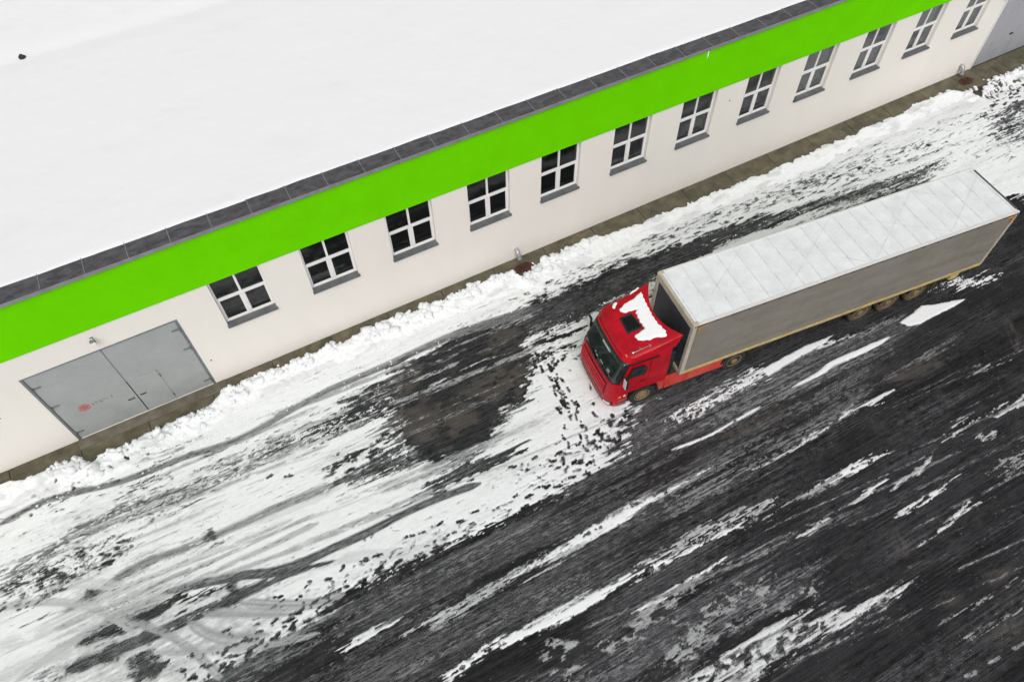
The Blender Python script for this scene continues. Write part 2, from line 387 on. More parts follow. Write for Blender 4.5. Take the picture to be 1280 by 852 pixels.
# blotchy thin ice in the bottom centre
for (cx_, cy_, rx_, ry_) in [(905, 755, 26, 14), (925, 772, 20, 10), (870, 795, 24, 14), (850, 815, 22, 16), (965, 757, 22, 8), (820, 770, 26, 12), (780, 800, 30, 14), (840, 745, 30, 10), (715, 838, 20, 12), (690, 812, 26, 9), (1000, 740, 24, 7), (945, 735, 26, 8)]:
    poly([(cx_ + rx_ * math.cos(a), cy_ + ry_ * math.sin(a) - rx_ * .3 * math.cos(a)) for a in [k * math.pi / 5 for k in range(10)]], S_=.62, D_=.62, rag=.45, soft=.14, fl=.45, ft=.25, brk=.5, late=True)
poly([(660, 860), (760, 800), (850, 760), (960, 715), (1040, 700), (980, 760), (900, 810), (840, 860)], S_=.30, D_=.8, W_=.8, rag=.5, soft=.4, fl=1.0, ft=.3, brk=.45)
for (a, b) in [((1206, 846), (1221, 838)), ((1235, 829), (1250, 820)), ((1266, 812), (1284, 800))]:
    stroke([a, b], .12, S_=.5, D_=.5, rag=.3, brk=.85, ends=(.05, .05), late=True)
stroke([(1180, 775), (1240, 745), (1290, 730)], .05, S_=.6, D_=.5, rag=.6, brk=.7)
stroke([(1200, 800), (1250, 772), (1290, 750)], .05, S_=.6, D_=.5, rag=.6, brk=.6)
# rust and clay smears on the bare asphalt
for (a, b) in [((1175, 755), (1200, 745)), ((1225, 722), (1262, 712)), ((1235, 800), (1275, 775)), ((1110, 478), (1175, 452)), ((900, 548), (980, 510)), ((860, 625), (905, 600)), ((1120, 665), (1130, 690)), ((1260, 400), (1275, 440))]:
    stroke([a, b], .45, B_=.7, W_=.7, rag=.8, brk=.55, soft=.2, late=True)

# --- features on the snow side
# melted puddle patch
poly([(470, 500), (500, 462), (545, 432), (590, 404), (660, 396), (664, 470), (650, 506), (620, 540), (596, 572), (530, 585), (480, 570), (478, 530)], S_=.30, D_=.7, W_=.2, rag=.5, soft=.3, fl=.5, ft=.2, brk=.6)
poly([(500, 482), (515, 462), (550, 438), (590, 414), (640, 402), (658, 420), (657, 440), (663, 470), (652, 496), (628, 514), (610, 540), (590, 562), (560, 566), (530, 575), (512, 562), (500, 548), (504, 530), (508, 510), (500, 496)], S_=.0, D_=.2, W_=.1, rag=.52, soft=.14, fl=.45, ft=.2, late=True)
for pp in ([(605, 424), (628, 408), (650, 408), (648, 430), (625, 440), (605, 438)], [(600, 470), (630, 452), (655, 446), (659, 472), (645, 490), (610, 497), (585, 500), (570, 490)], [(485, 478), (505, 468), (520, 478), (510, 490), (490, 490)], [(490, 516), (540, 500), (590, 505), (598, 530), (570, 545), (520, 552), (495, 540)]):
    poly(pp, B_=.8, W_=.75, rag=.6, soft=.3, fl=.5, ft=.25, brk=.7, late=True)
stroke([(505, 498), (540, 482), (580, 462), (600, 452), (640, 440)], [.04, .1, .08, .06, .06], S_=.65, D_=.3, rag=.8, brk=.6, late=True)
# fuzzy dark ground left of it
stroke([(395, 548), (430, 528), (480, 500), (530, 466), (580, 440), (640, 412)], [.4, .9, 1.3, 1.4, 1.2, .8], S_=.06, D_=.4, W_=.2, rag=.5, brk=.70, fl=.7, ft=.1, soft=.14)
stroke([(370, 560), (410, 535), (460, 505), (500, 485)], .55, S_=.25, D_=.6, rag=.8, brk=.5, fl=.6, ft=.1)
stroke([(455, 590), (480, 580), (520, 565), (570, 552), (620, 540)], [.3, .7, .9, .9, .5], S_=.25, D_=.75, rag=.6, brk=.62, fl=.6, ft=.2, soft=.2)
scatter([(400, 600), (440, 560), (500, 530), (500, 560), (430, 610)], 26, ln=(.3, .7), wd=(.1, .16), S_=.1, ang=.05)
scatter([(440, 520), (520, 470), (610, 430), (600, 405), (500, 450), (430, 500)], 60, ln=(.3, .9), wd=(.07, .15), S_=.08, ang=.0, jit=.1)
# dark path between wall and lorry
stroke([(560, 428), (620, 408), (680, 396), (740, 372), (800, 346), (860, 316), (912, 292), (987, 268), (1062, 245), (1119, 228), (1165, 212)], [.5, .8, 1.15, 1.2, 1.1, .9, .7, .55, .5, .4, .2], S_=.08, D_=.5, W_=.35, rag=.35, brk=.80, fl=1.0, ft=.16, soft=.12)
stroke([(660, 398), (740, 366), (820, 330), (880, 306)], [.8, 1.2, 1.0, .5], S_=.0, W_=.25, rag=.3, soft=.15)
stroke([(820, 380), (900, 345), (1000, 300), (1100, 262), (1180, 232)], 1.3, S_=.0, W_=.3, rag=.1, soft=.3)
stroke([(990, 270), (1060, 246), (1130, 224), (1190, 200)], [.5, .9, .8, .4], S_=.42, D_=.7, rag=.6, brk=.5, fl=.4, ft=.12)
scatter([(640, 385), (720, 350), (820, 310), (900, 280), (960, 262), (900, 300), (800, 345), (680, 400)], 260, ln=(.2, .8), wd=(.06, .14), S_=.06, jit=.12)
scatter([(640, 372), (740, 325), (860, 275), (1000, 225), (1150, 175), (1200, 180), (1040, 240), (900, 275), (760, 340), (650, 385)], 520, ln=(.15, .6), wd=(.05, .11), S_=.22, jit=.15, op=(.25, .85))
scatter([(760, 315), (900, 250), (1100, 170), (1250, 130), (1270, 200), (1180, 200), (1000, 240), (850, 290)], 380, ln=(.15, .6), wd=(.05, .10), S_=.3, jit=.12, op=(.25, .7))
# bits in front of the cab
stroke([(640, 438), (690, 425), (730, 412)], .22, S_=.05, W_=.4, rag=.8, brk=.75)
stroke([(650, 455), (690, 440), (728, 432)], .3, S_=.08, W_=.4, rag=.8, brk=.66)
stroke([(660, 418), (700, 405), (735, 392)], .5, S_=.2, D_=.5, rag=.8, brk=.6)
walk([(668, 450), (676, 455)], S_=.05)
walk([(678, 447), (687, 468), (697, 493), (702, 517), (705, 539), (711, 575)], step=.5, S_=.06)
walk([(702, 446), (691, 462), (697, 485), (708, 500), (719, 513), (726, 539), (737, 562), (745, 560)], step=.34, S_=.06)
walk([(668, 445), (684, 462), (700, 478), (712, 498), (722, 520)], step=.34, S_=.05, spread=.12)
walk([(715, 575), (700, 600), (680, 618), (650, 640)], step=.45, S_=.07, spread=.1)
walk([(640, 585), (680, 575), (720, 560), (752, 540)], step=.4, S_=.07, spread=.1)
walk([(690, 450), (694, 475), (703, 495), (716, 512)], step=.36, S_=.06, spread=.16)
walk([(735, 520), (746, 548), (765, 558), (790, 545), (815, 545)], step=.36, S_=.06, spread=.2)
walk([(700, 588), (725, 580), (760, 560)], step=.4, S_=.08, spread=.15)
scatter([(770, 515), (850, 505), (900, 520), (860, 548), (790, 566), (750, 560), (740, 545)], 170, ln=(.14, .34), wd=(.08, .18), S_=.08, jit=1.2, op=(.4, .95))
scatter([(640, 585), (720, 540), (790, 520), (860, 530), (780, 575), (700, 610)], 60, ln=(.08, .34), wd=(.05, .12), S_=.15, jit=.8, op=(.3, .85))
scatter([(670, 440), (730, 430), (745, 480), (760, 540), (730, 580), (690, 520)], 14, ln=(.10, .34), wd=(.06, .12), S_=.12, jit=1.0, op=(.3, .9))
stroke([(790, 508), (830, 498), (870, 488), (930, 462)], [.3, .7, .8, .5], S_=.0, W_=.45, D_=.6, rag=.5, brk=.85, soft=.15)
stroke([(770, 575), (820, 552), (870, 530), (930, 505)], .5, S_=.35, D_=.7, rag=.5, brk=.5)
# wheel tracks running along the wall
stroke([(-5, 658), (60, 625), (150, 602), (230, 572), (300, 548), (400, 493), (440, 475), (491, 453), (540, 430), (583, 413), (640, 396), (674, 386)], [.2, .22, .25, .26, .26, .26, .28, .30, .32, .36, .5, .6], S_=.5, D_=.92, rag=.12, soft=.05, op=.95, lines=.15, late=True)
stroke([(105, 598), (150, 582), (185, 572), (230, 560)], .26, S_=.6, D_=.7, rag=.3, brk=.7, lines=.3, late=True)
stroke([(190, 552), (186, 570), (184, 590), (176, 605), (170, 615)], [.35, .35, .35, .5, .6], S_=.35, D_=.7, rag=.8, brk=.55, fl=.2, ft=.2)
stroke([(420, 605), (350, 633), (274, 667), (230, 685), (171, 707), (120, 742), (82, 764)], [.36, .3, .26, .26, .28, .3, .3], S_=.55, D_=.85, rag=.3, soft=.08, op=.9, lines=.15, late=True, brk=.95)
stroke([(500, 572), (455, 592), (420, 606)], [.7, .55, .45], S_=.22, D_=.7, rag=.4, brk=.8)
stroke([(171, 700), (220, 690), (260, 678)], .5, S_=.7, D_=.6, rag=.5, brk=.5, op=.7)
stroke([(648, 562), (615, 575), (583, 588), (560, 600), (537, 612)], [.4, .5, .55, .4, .3], S_=.04, D_=.5, W_=.25, rag=.5, soft=.05, brk=.9)
stroke([(537, 612), (520, 622), (500, 633)], [.25, .18, .1], S_=.1, D_=.5, rag=.8, brk=.6)
scatter([(535, 600), (600, 570), (620, 580), (590, 600), (540, 625)], 22, ln=(.25, .6), wd=(.08, .14), S_=.08)
# long dark track from the middle to the lower left
stroke([(600, 604), (550, 622), (506, 641), (460, 665), (420, 683), (377, 703), (340, 715), (308, 718), (257, 728), (206, 740)], [.28, .28, .28, .30, .30, .34, .34, .3, .28, .2], S_=.34, D_=.9, W_=.6, rag=.12, soft=.04, lines=.15, late=True)
stroke([(420, 700), (377, 712), (350, 720), (315, 736), (295, 745), (260, 762), (223, 779), (180, 798), (137, 815), (86, 836)], [.12, .2, .28, .32, .36, .34, .36, .4, .45, .5], S_=.16, D_=.8, W_=.45, rag=.3, soft=.06, lines=.15, late=True, brk=.97)
stroke([(212, 757), (170, 772), (130, 788), (97, 806)], [.35, .5, .5, .35], S_=.02, D_=.4, W_=.15, rag=.25, soft=.07, late=True, brk=.95)
stroke([(205, 770), (170, 784), (120, 808)], .22, S_=.45, D_=.8, rag=.3, brk=.7, lines=.4, late=True)
stroke([(265, 742), (240, 745), (215, 745)], [.2, .35, .2], S_=.05, D_=.5, rag=.5, brk=.8)
stroke([(255, 752), (235, 760)], .2, S_=.04, rag=.4)
for (cx_, cy_, rr_) in [(182, 833, 19), (187, 790, 7), (136, 819, 9), (118, 743, 8), (293, 748, 7), (288, 733, 6), (265, 670, 5)]:
    poly([(cx_ + rr_ * math.cos(k * .7), cy_ + rr_ * .9 * math.sin(k * .7)) for k in range(9)], S_=.08, D_=.6, W_=.3, rag=.35, soft=.28, fl=.3, ft=.3, late=True)
stroke([(86, 836), (60, 850), (30, 865)], [.8, .6, .5], S_=.5, D_=.75, rag=.5, brk=.55, soft=.2)
stroke([(185, 700), (150, 725), (120, 748), (95, 765), (84, 785)], .8, S_=.72, D_=.55, rag=.5, brk=.5, soft=.3, op=.8, fl=.5)
poly([(80, 800), (90, 770), (200, 730), (230, 745), (150, 780), (110, 800)], S_=.72, D_=.5, rag=.3, brk=.55, soft=.3, op=.8)
stroke([(302, 753), (345, 756), (394, 754), (430, 742)], .34, S_=.74, D_=.80, rag=.12, soft=.04, op=.95, lines=.35, late=True)
stroke([(255, 766), (310, 766), (363, 766)], .34, S_=.74, D_=.78, rag=.12, soft=.04, op=.95, lines=.35, late=True)
stroke([(236, 776), (258, 790), (281, 797), (310, 797), (335, 793)], .38, S_=.74, D_=.78, rag=.12, soft=.04, op=.95, lines=.35, late=True)
stroke([(200, 815), (260, 812), (330, 806), (400, 790)], .22, S_=.74, D_=.7, rag=.12, soft=.04, op=.9, lines=.3, late=True)
stroke([(150, 770), (215, 795), (260, 830), (280, 852)], .26, S_=.74, D_=.75, rag=.15, soft=.05, op=.9, lines=.3, late=True)
stroke([(-5, 760), (60, 752), (120, 760), (170, 790)], .26, S_=.76, D_=.6, rag=.15, soft=.05, op=.9, lines=.3, late=True)
stroke([(20, 852), (70, 815), (130, 780), (200, 752)], .24, S_=.74, D_=.7, rag=.15, soft=.05, op=.9, lines=.3, late=True)
stroke([(55, 740), (90, 731), (130, 730), (170, 738)], .34, S_=.8, D_=.45, rag=.2, soft=.05, op=.8, lines=.3, late=True)
stroke([(-5, 850), (40, 830), (86, 815), (140, 800)], .5, S_=.8, D_=.5, rag=.3, soft=.1, op=.8, lines=.4, late=True, brk=.7)
stroke([(-5, 808), (40, 795), (90, 770), (130, 762)], .45, S_=.8, D_=.42, rag=.3, soft=.1, op=.8, lines=.4, late=True, brk=.7)
stroke([(420, 702), (460, 694), (520, 690), (560, 672)], .4, S_=.8, D_=.4, rag=.3, soft=.08, op=.8, lines=.2, late=True)
# grey speckled smear on the left
stroke([(-5, 726), (40, 702), (69, 687), (100, 667), (137, 648), (180, 633), (240, 612), (326, 570), (380, 550)], [.6, .65, .6, .6, .6, .6, .7, .7, .5], S_=.50, D_=.78, rag=.5, brk=.62, fl=.6, ft=.14, soft=.16)
poly([(-5, 770), (-5, 735), (60, 705), (120, 680), (160, 670), (165, 690), (120, 715), (60, 745)], S_=.6, D_=.5, rag=.3, brk=.42, fl=.2, ft=.12)
scatter([(-5, 775), (-5, 735), (60, 705), (120, 675), (165, 665), (165, 690), (120, 715), (60, 748)], 130, ln=(.12, .4), wd=(.08, .16), S_=.15, jit=.3, op=(.3, .8))
scatter([(0, 700), (150, 620), (330, 540), (420, 520), (380, 560), (240, 630), (140, 680)], 220, ln=(.1, .5), wd=(.05, .12), S_=.3, jit=.3, op=(.2, .7))
scatter([(0, 650), (200, 575), (400, 510), (480, 470), (480, 490), (380, 540), (200, 610), (20, 690)], 90, ln=(.2, .6), wd=(.05, .1), S_=.3, jit=.15, op=(.2, .8))
poly([(60, 860), (70, 770), (110, 735), (220, 715), (330, 735), (330, 790), (240, 860)], D_=.42, rag=.4, soft=.5, fl=1.0, ft=.4)
rr_ = random.Random(3)
for k in range(46):
    x0_ = rr_.uniform(-20, 620); y0_ = 690 - x0_ * .40 + rr_.uniform(-40, 150); ln_ = rr_.uniform(90, 300); sl_ = rr_.uniform(.36, .44)
    if y0_ > 850 - max(0, x0_ - 250) * .5: continue
    stroke([(x0_, y0_), (x0_ + ln_ * .5, y0_ - ln_ * .5 * sl_), (x0_ + ln_, y0_ - ln_ * (sl_ + .015))], rr_.choice([.05, .07, .12, .2]), S_=.62, D_=rr_.uniform(.35, .8), rag=.4, soft=.04, op=rr_.uniform(.4, .85), brk=rr_.uniform(.6, .95), late=True)
for k in range(60):
    x0_ = rr_.uniform(380, 1250); y0_ = rr_.uniform(480, 850)
    if y0_ < 790 - (x0_ - 380) * .42: continue
    ln_ = rr_.uniform(80, 320); sl_ = rr_.uniform(.40, .52)
    stroke([(x0_, y0_), (x0_ + ln_ * .5, y0_ - ln_ * .5 * sl_), (x0_ + ln_, y0_ - ln_ * sl_)], rr_.choice([.04, .05, .08, .14]), S_=rr_.choice([.3, .42, .6]), D_=rr_.uniform(.4, .8), rag=.5, soft=.05, op=rr_.uniform(.5, .9), brk=rr_.uniform(.4, .8), late=True)
# footprints
walk([(209, 826), (257, 807), (283, 783), (312, 772), (339, 752), (371, 745), (394, 724), (420, 716), (447, 699), (478, 692), (502, 676), (530, 667), (555, 652), (584, 647), (607, 634), (632, 630), (660, 615), (690, 606), (740, 588), (765, 570)], step=.62, S_=.1, spread=.07, skip=.15)
walk([(223, 842), (267, 831), (290, 812), (308, 806), (343, 788), (377, 768), (411, 752), (437, 738), (485, 711), (536, 692), (560, 676), (600, 656)], step=.34, S_=.08, spread=.14)
walk([(245, 850), (300, 815), (330, 800), (355, 780), (400, 760), (440, 742), (490, 716), (550, 694)], step=.34, S_=.1, spread=.22)
walk([(262, 852), (315, 822), (360, 795)], step=.36, S_=.1, spread=.18)
walk([(470, 740), (520, 712), (560, 690)], step=.4, S_=.12, spread=.14)
walk([(700, 690), (745, 660), (790, 635), (830, 613)], step=.5, S_=.1, spread=.08, skip=.3)
walk([(565, 838), (600, 818), (640, 803)], step=.32, S_=.15, spread=.06)
walk([(780, 718), (810, 703), (835, 690)], step=.32, S_=.15, spread=.05)
walk([(340, 600), (420, 575), (500, 560)], step=.7, S_=.2, spread=.1, skip=.4)
walk([(950, 565), (1000, 545)], step=.7, S_=.2, skip=.5)
scatter([(250, 852), (420, 762), (640, 655), (700, 625), (640, 620), (480, 680), (330, 760), (220, 840)], 140, ln=(.06, .3), wd=(.05, .14), S_=.2, jit=.5, op=(.3, .9))
scatter([(440, 640), (700, 560), (760, 590), (560, 680), (430, 720)], 70, ln=(.06, .35), wd=(.05, .1), S_=.3, jit=.4, op=(.2, .8))
# dark speckle near the far right corner
poly([(1236, 165), (1250, 140), (1290, 118), (1290, 178), (1262, 176)], S_=.3, D_=.7, rag=.35, brk=.66, fl=.5, ft=.12, soft=.2)
scatter([(1225, 150), (1240, 120), (1290, 100), (1290, 150)], 50, ln=(.2, .5), wd=(.08, .16), S_=.1, jit=.25)

# --- fray every outline: wind, melt and tyres never leave a clean edge
wx_ = (fbm(X / 1.8, Y / .075, 1, 4, .6) - .5) * 3.2 + (vnoise(X / .10, Y / .06, 2) - .5) * .14
wy_ = (fbm(X / 2.2, Y / .11, 3, 4, .6) - .5) * .34 + (fbm(X / .25, Y / .10, 5, 3) - .5) * .16
ii, jj = np.meshgrid(np.arange(X.shape[0]), np.arange(X.shape[1]), indexing='ij')
ii = np.clip(np.rint(ii + wx_ / DX).astype(int), 0, X.shape[0] - 1); jj = np.clip(np.rint(jj + wy_ / DX).astype(int), 0, X.shape[1] - 1)
mixw = .8
S = S[ii, jj]; D = D[ii, jj]; B = B[ii, jj]; W = W[ii, jj]
# fine tyre grain and grit
grain = fbm(X / 2.6, Y / .06, 13, 4, .7) - .5; blot = fbm(X / .22, Y / .12, 14, 4, .7) - .5
S = S + (grain * 1.3 + blot * .7) * (S > .04) * (S < .9) * .8
D = D + (grain * .8 + blot * .8) * (D > .25) + .16 * sst(-3.5, -1.2, Y) * sst(9, 16, X)
for f_, a_, k_ in sorted(LATER, key=lambda q_: q_[0] in (walk_, scatter_)): f_(*a_, **k_)
# --- the strip by the wall and the ploughed bank
edge_pts = [(-14, -.48), (-10.8, -.49), (-8.6, -.62), (-8.1, -.72), (-7.8, -1.0), (-5.3, -.92), (-3.4, -.86), (-2.85, -.55), (-.9, -.40), (3, -.42), (6.5, -.49), (9.3, -.5), (9.6, -.95), (10.1, -.95), (10.4, -.62), (13.3, -.60), (15.5, -.84), (18.5, -.94), (24.4, -.96), (30, -.82), (34.3, -.72), (34.7, -1.15), (35.6, -1.15), (36, -.9), (38, -1.2), (47, -1.3)]
e = ipl(X, edge_pts) + .55 * (fbm(X / .45, Y / .45, 10, 5, .65) - .5) + .25 * (fbm(X / 1.6, Y / 1.6, 11, 3) - .5)
off = e - Y                                   # metres beyond the snow's edge
H = .50 * ipl(X, [(-14, .05), (-10, .10), (-8.3, .25), (-7.2, .34), (-5.5, .14), (-4, .25), (-2.5, .36), (0, .28), (6, .30), (9, .34), (11, .30), (14, .20), (18, .12), (30, .10), (34, .14), (36, .22), (39, .25), (47, .12)])
wdt = ipl(X, [(-14, .6), (-8, 1.1), (-5, .8), (-2, 1.0), (9, 1.0), (14, 1.1), (20, .8), (47, 1.0)])
bank = np.clip(off / .22, 0, 1) ** .6 * np.clip(1 - off / wdt, 0, 1) ** 1.2
lump = np.abs(fbm(X / .30, Y / .30, 12, 4, .6) - .5) * 2
lump2 = vnoise(X / .14, Y / .14, 14) * vnoise(X / .21 + 3, Y / .21, 15)
rough = ipl(X, [(-14, .5), (-8, 1), (11, 1), (14, .55), (20, .25), (33, .4), (36, 1), (47, 1)])
bankz = H * bank * (1 - .35 * rough + rough * (.2 + 1.2 * lump)) + .12 * lump2 * sst(0, .15, off) * np.clip(1.3 - off / wdt, 0, 1) * rough
near = sst(-.05, .06, off)
S = np.where(off < wdt * 1.1 + .3, np.maximum(S, .97 * sst(0, .2, wdt * 1.1 - off)), S)
S = S * near
D = np.where(off < wdt, D * .3 + .25 * sst(.5, .7, fbm(X / .8, Y / .3, 2, 4)), D)
B = np.where(off < .02, .6, B)
# bare gaps in the far heap
poly_([(1214, 118), (1222, 90), (1235, 82), (1246, 92), (1236, 105), (1226, 122)], S_=.0, B_=.5, rag=.12, soft=.06, fl=.3)
gap = S < .4
scatter_([(1225, 130), (1245, 85), (1290, 60), (1290, 110)], 60, ln=(.12, .4), wd=(.08, .2), S_=.05, jit=1.2)
scatter_([(0, 640), (90, 590), (180, 548), (200, 560), (100, 610), (0, 665)], 26, ln=(.08, .25), wd=(.06, .14), S_=.2, jit=.8)

S = np.clip(S, 0, 1); D = np.clip(D, 0, 1); B = np.clip(B, 0, 1); W = np.clip(W, 0, 1)
Z = .045 * sst(.25, .85, S) * (1 - .5 * D) + .02 * (fbm(X / .5, Y / .25, 7, 4) - .5) * sst(.4, .9, S)
Z = np.where(S > .3, Z + bankz, Z)
Z = Z + .05 * (Y > -.1) * 0

# one sheet to the horizon: the fine yard grid plus widening rows round it
ex = [-900, -300, -100, -50, -30, -20]; ex2 = [52, 60, 80, 130, 300, 900]
ey0 = [-900, -300, -100, -50, -35, -28]; ey1 = [2, 8, 30, 60, 120, 300, 900]
fx = np.concatenate([ex, gx, ex2]); fy = np.concatenate([ey0, gy_, ey1])
def pad(F, v):
    o = np.full((len(fx), len(fy)), v, float); o[len(ex):len(ex) + len(gx), len(ey0):len(ey0) + len(gy_)] = F; return o
FX, FY = np.meshgrid(fx, fy, indexing='ij')
Zf = pad(Z, 0.0); Sf = pad(S, .6); Df = pad(D, .3); Bf = pad(B, .1); Wf = pad(W, .4)
nx_, ny_ = FX.shape
co = np.stack([FX, FY, Zf], -1).reshape(-1).astype(np.float32)
idx = np.arange(nx_ * ny_).reshape(nx_, ny_)
q = np.stack([idx[:-1, :-1], idx[1:, :-1], idx[1:, 1:], idx[:-1, 1:]], -1).reshape(-1).astype(np.int32)
me = bpy.data.meshes.new('ground'); nq = len(q) // 4
me.vertices.add(nx_ * ny_); me.vertices.foreach_set('co', co)
me.loops.add(len(q)); me.loops.foreach_set('vertex_index', q)
me.polygons.add(nq); me.polygons.foreach_set('loop_start', np.arange(0, len(q), 4, dtype=np.int32))
me.polygons.foreach_set('loop_total', np.full(nq, 4, dtype=np.int32)); me.update(calc_edges=True)
me.polygons.foreach_set('use_smooth', np.ones(nq, bool))
ca = me.attributes.new('cover', 'FLOAT_COLOR', 'POINT')
ca.data.foreach_set('color', np.stack([Sf, Df, Bf, Wf], -1).reshape(-1).astype(np.float32))
ground = bpy.data.objects.new('ground', me); SC.collection.objects.link(ground); tag(ground, 'snow and bare wet asphalt of the factory yard with tyre tracks and footprints', kind='structure')

gm = bpy.data.materials.new('yard snow and asphalt'); gm.use_nodes = True
t = gm.node_tree; N = t.nodes; L = t.links; b = N['Principled BSDF']
def nd(tp, **k):
    n = N.new(tp)
    for a, v in k.items(): setattr(n, a, v)
    return n
def noise(scale, detail=4, rough=.6, stretch=None):
    n = nd('ShaderNodeTexNoise'); n.inputs['Scale'].default_value = scale; n.inputs['Detail'].default_value = detail; n.inputs['Roughness'].default_value = rough
    if stretch:
        mp = nd('ShaderNodeMapping'); mp.inputs['Scale'].default_value = stretch; L.new(tc.outputs['Object'], mp.inputs[0]); L.new(mp.outputs[0], n.inputs['Vector'])
    else: L.new(tc.outputs['Object'], n.inputs['Vector'])
    return n.outputs[0]
def mth(op, a, b_=None, c=None):
    n = nd('ShaderNodeMath', operation=op)
    for i, v in enumerate((a, b_, c)):
        if v is None: continue
        if isinstance(v, (int, float)): n.inputs[i].default_value = v
        else: L.new(v, n.inputs[i])
    return n.outputs[0]
def rmp(v, a, b_, c=0, d=1, smooth=True):
    n = nd('ShaderNodeMapRange'); n.interpolation_type = 'SMOOTHSTEP' if smooth else 'LINEAR'
    for i, k in enumerate((a, b_, c, d)): n.inputs[i + 1].default_value = k
    L.new(v, n.inputs[0]); return n.outputs[0]
def mix(f, a, b_):
    n = nd('ShaderNodeMix'); n.data_type = 'RGBA'
    for i, v in ((0, f), (6, a), (7, b_)):
        if isinstance(v, tuple): n.inputs[i].default_value = (*v, 1)
        elif isinstance(v, (int, float)): n.inputs[i].default_value = v
        else: L.new(v, n.inputs[i])
    return n.outputs[2]
tc = nd('ShaderNodeTexCoord'); at_ = nd('ShaderNodeAttribute', attribute_name='cover')
sp = nd('ShaderNodeSeparateColor'); L.new(at_.outputs['Color'], sp.inputs[0])
Sn, Dn, Bn, Wn = sp.outputs[0], sp.outputs[1], sp.outputs[2], at_.outputs['Alpha']
n_f = noise(26, 5, .75); n_g = noise(9, 5, .7, (.35, 1.6, 1)); n_m = noise(2.2, 5, .6); n_x = noise(60, 3, .8); n_l = noise(1.0, 4, .6, (.5, 9, 1))
jit = mth('ADD', mth('MULTIPLY', mth('SUBTRACT', n_f, .5), 1.1), mth('MULTIPLY', mth('SUBTRACT', n_g, .5), 1.3))
jit = mth('MULTIPLY', jit, rmp(Sn, .0, .16, .25, 1))
cov = mth('ADD', Sn, jit)
n_s = noise(1.0, 5, .7, (.22, 20, 1))
cov = mth('ADD', cov, mth('MULTIPLY', mth('MULTIPLY', mth('SUBTRACT', n_s, .5), .5), rmp(Sn, .0, .16, .1, 1)))
cover = rmp(cov, .20, .74)
# asphalt: dark when wet, browner when it has dried
asp = mix(rmp(mth('ADD', Wn, mth('MULTIPLY', mth('SUBTRACT', n_l, .5), .6)), .1, 1.0), (.0045, .0047, .0055), (.026, .026, .029))
asp = mix(mth('MULTIPLY', Bn, rmp(n_m, .3, .7, .5, 1)), asp, (.082, .066, .053))
asp = mix(rmp(n_x, .45, .75, 0, .38), asp, (.05, .05, .052))
asp = mix(rmp(noise(1.1, 7, .7), .46, .74, 0, .45), asp, (.055, .054, .055))
asp = mix(mth('MULTIPLY', Dn, rmp(mth('ADD', mth('ADD', mth('MULTIPLY', n_g, .5), mth('MULTIPLY', n_s, .5)), mth('MULTIPLY', mth('SUBTRACT', n_f, .5), .7)), .36, .64)), asp, (.21, .21, .22))
asp = mix(mth('MULTIPLY', rmp(Dn, .0, .35, .15, 1), rmp(mth('ADD', n_s, mth('MULTIPLY', mth('SUBTRACT', n_f, .5), .5)),   .50, .80, 0, .55)), asp, (.13, .13, .136))
speck = nd('ShaderNodeTexVoronoi'); speck.inputs['Scale'].default_value = 7; L.new(tc.outputs['Object'], speck.inputs['Vector'])
fl_ = mth('MULTIPLY', rmp(speck.outputs['Distance'], .10, .03), rmp(noise(1.3, 3, .6), .48, .62))
asp = mix(fl_, asp, (.6, .61, .63))
sp2 = nd('ShaderNodeTexVoronoi'); sp2.inputs['Scale'].default_value = 5; L.new(tc.outputs['Object'], sp2.inputs['Vector'])
snow_c = mix(mth('MULTIPLY', rmp(mth('ADD', Dn, mth('MULTIPLY', mth('SUBTRACT', n_g, .5), .5)), .05, 1.0, 0, 1, False), rmp(n_f, .25, .75, .75, 1)), (.86, .868, .885), (.115, .117, .122))
snow_c = mix(mth('MULTIPLY', rmp(sp2.outputs['Distance'], .11, .04), rmp(noise(.8, 3, .6), .5, .6)), snow_c, (.10, .10, .10))
snow_c = mix(rmp(noise(3.0, 6, .75, (.4, 1.5, 1)), .5, .8, 0, .30), snow_c, (.52, .53, .55))
col = mix(cover, asp, snow_c)
L.new(col, b.inputs['Base Color'])
L.new(mth('ADD', mth('MULTIPLY', cover, .35), rmp(Wn, 0, 1, .5, .7)), b.inputs['Roughness'])
setv(b, 'Specular IOR Level', .06)
bp = nd('ShaderNodeBump'); bp.inputs['Strength'].default_value = .6; bp.inputs['Distance'].default_value = .03
L.new(mth('ADD', mth('MULTIPLY', cover, .8), mth('ADD', mth('MULTIPLY', n_f, .35), mth('MULTIPLY', n_x, .15))), bp.inputs['Height']); L.new(bp.outputs[0], b.inputs['Normal'])
me.materials.append(gm)

# ================================================================== shared materials
M_snow = mat('snow', (.86, .868, .885), .85, var=.03, scale=2, bump=.35, bump_scale=14)
M_clod = mat('snow clods', (.84, .85, .87), .85, var=.05, scale=6, dirt=(.55, .55, .55), dirt_amt=.5, dirt_scale=2.2, bump=.5, bump_scale=25)
M_wall = mat('cream render', (.815, .775, .725), .85, var=.02, scale=.6, dirt=(.68, .65, .61), dirt_amt=.12, dirt_scale=.5, bump=.1, bump_scale=90, stretch=(1, 1, .35))
M_green = mat('green render', (.150, .67, .0005), .9, spec=.03, var=.035, scale=.7, dirt=(.12, .50, .001), dirt_amt=.3, dirt_scale=.8, bump=.08, bump_scale=90)
M_cope = mat('dark metal coping', (.078, .076, .082), .6, metal=.2, var=.45, scale=2.0, dirt=(.16, .15, .15), dirt_amt=.5, dirt_scale=4, stretch=(1, 2, 1))
M_lip = mat('pale metal drip edge', (.28, .28, .30), .45, metal=.3, var=.15, scale=3)
M_sill = mat('galvanised sill', (.15, .16, .165), .45, metal=.45, var=.2, scale=2.5, dirt=(.08, .08, .075), dirt_amt=.4)
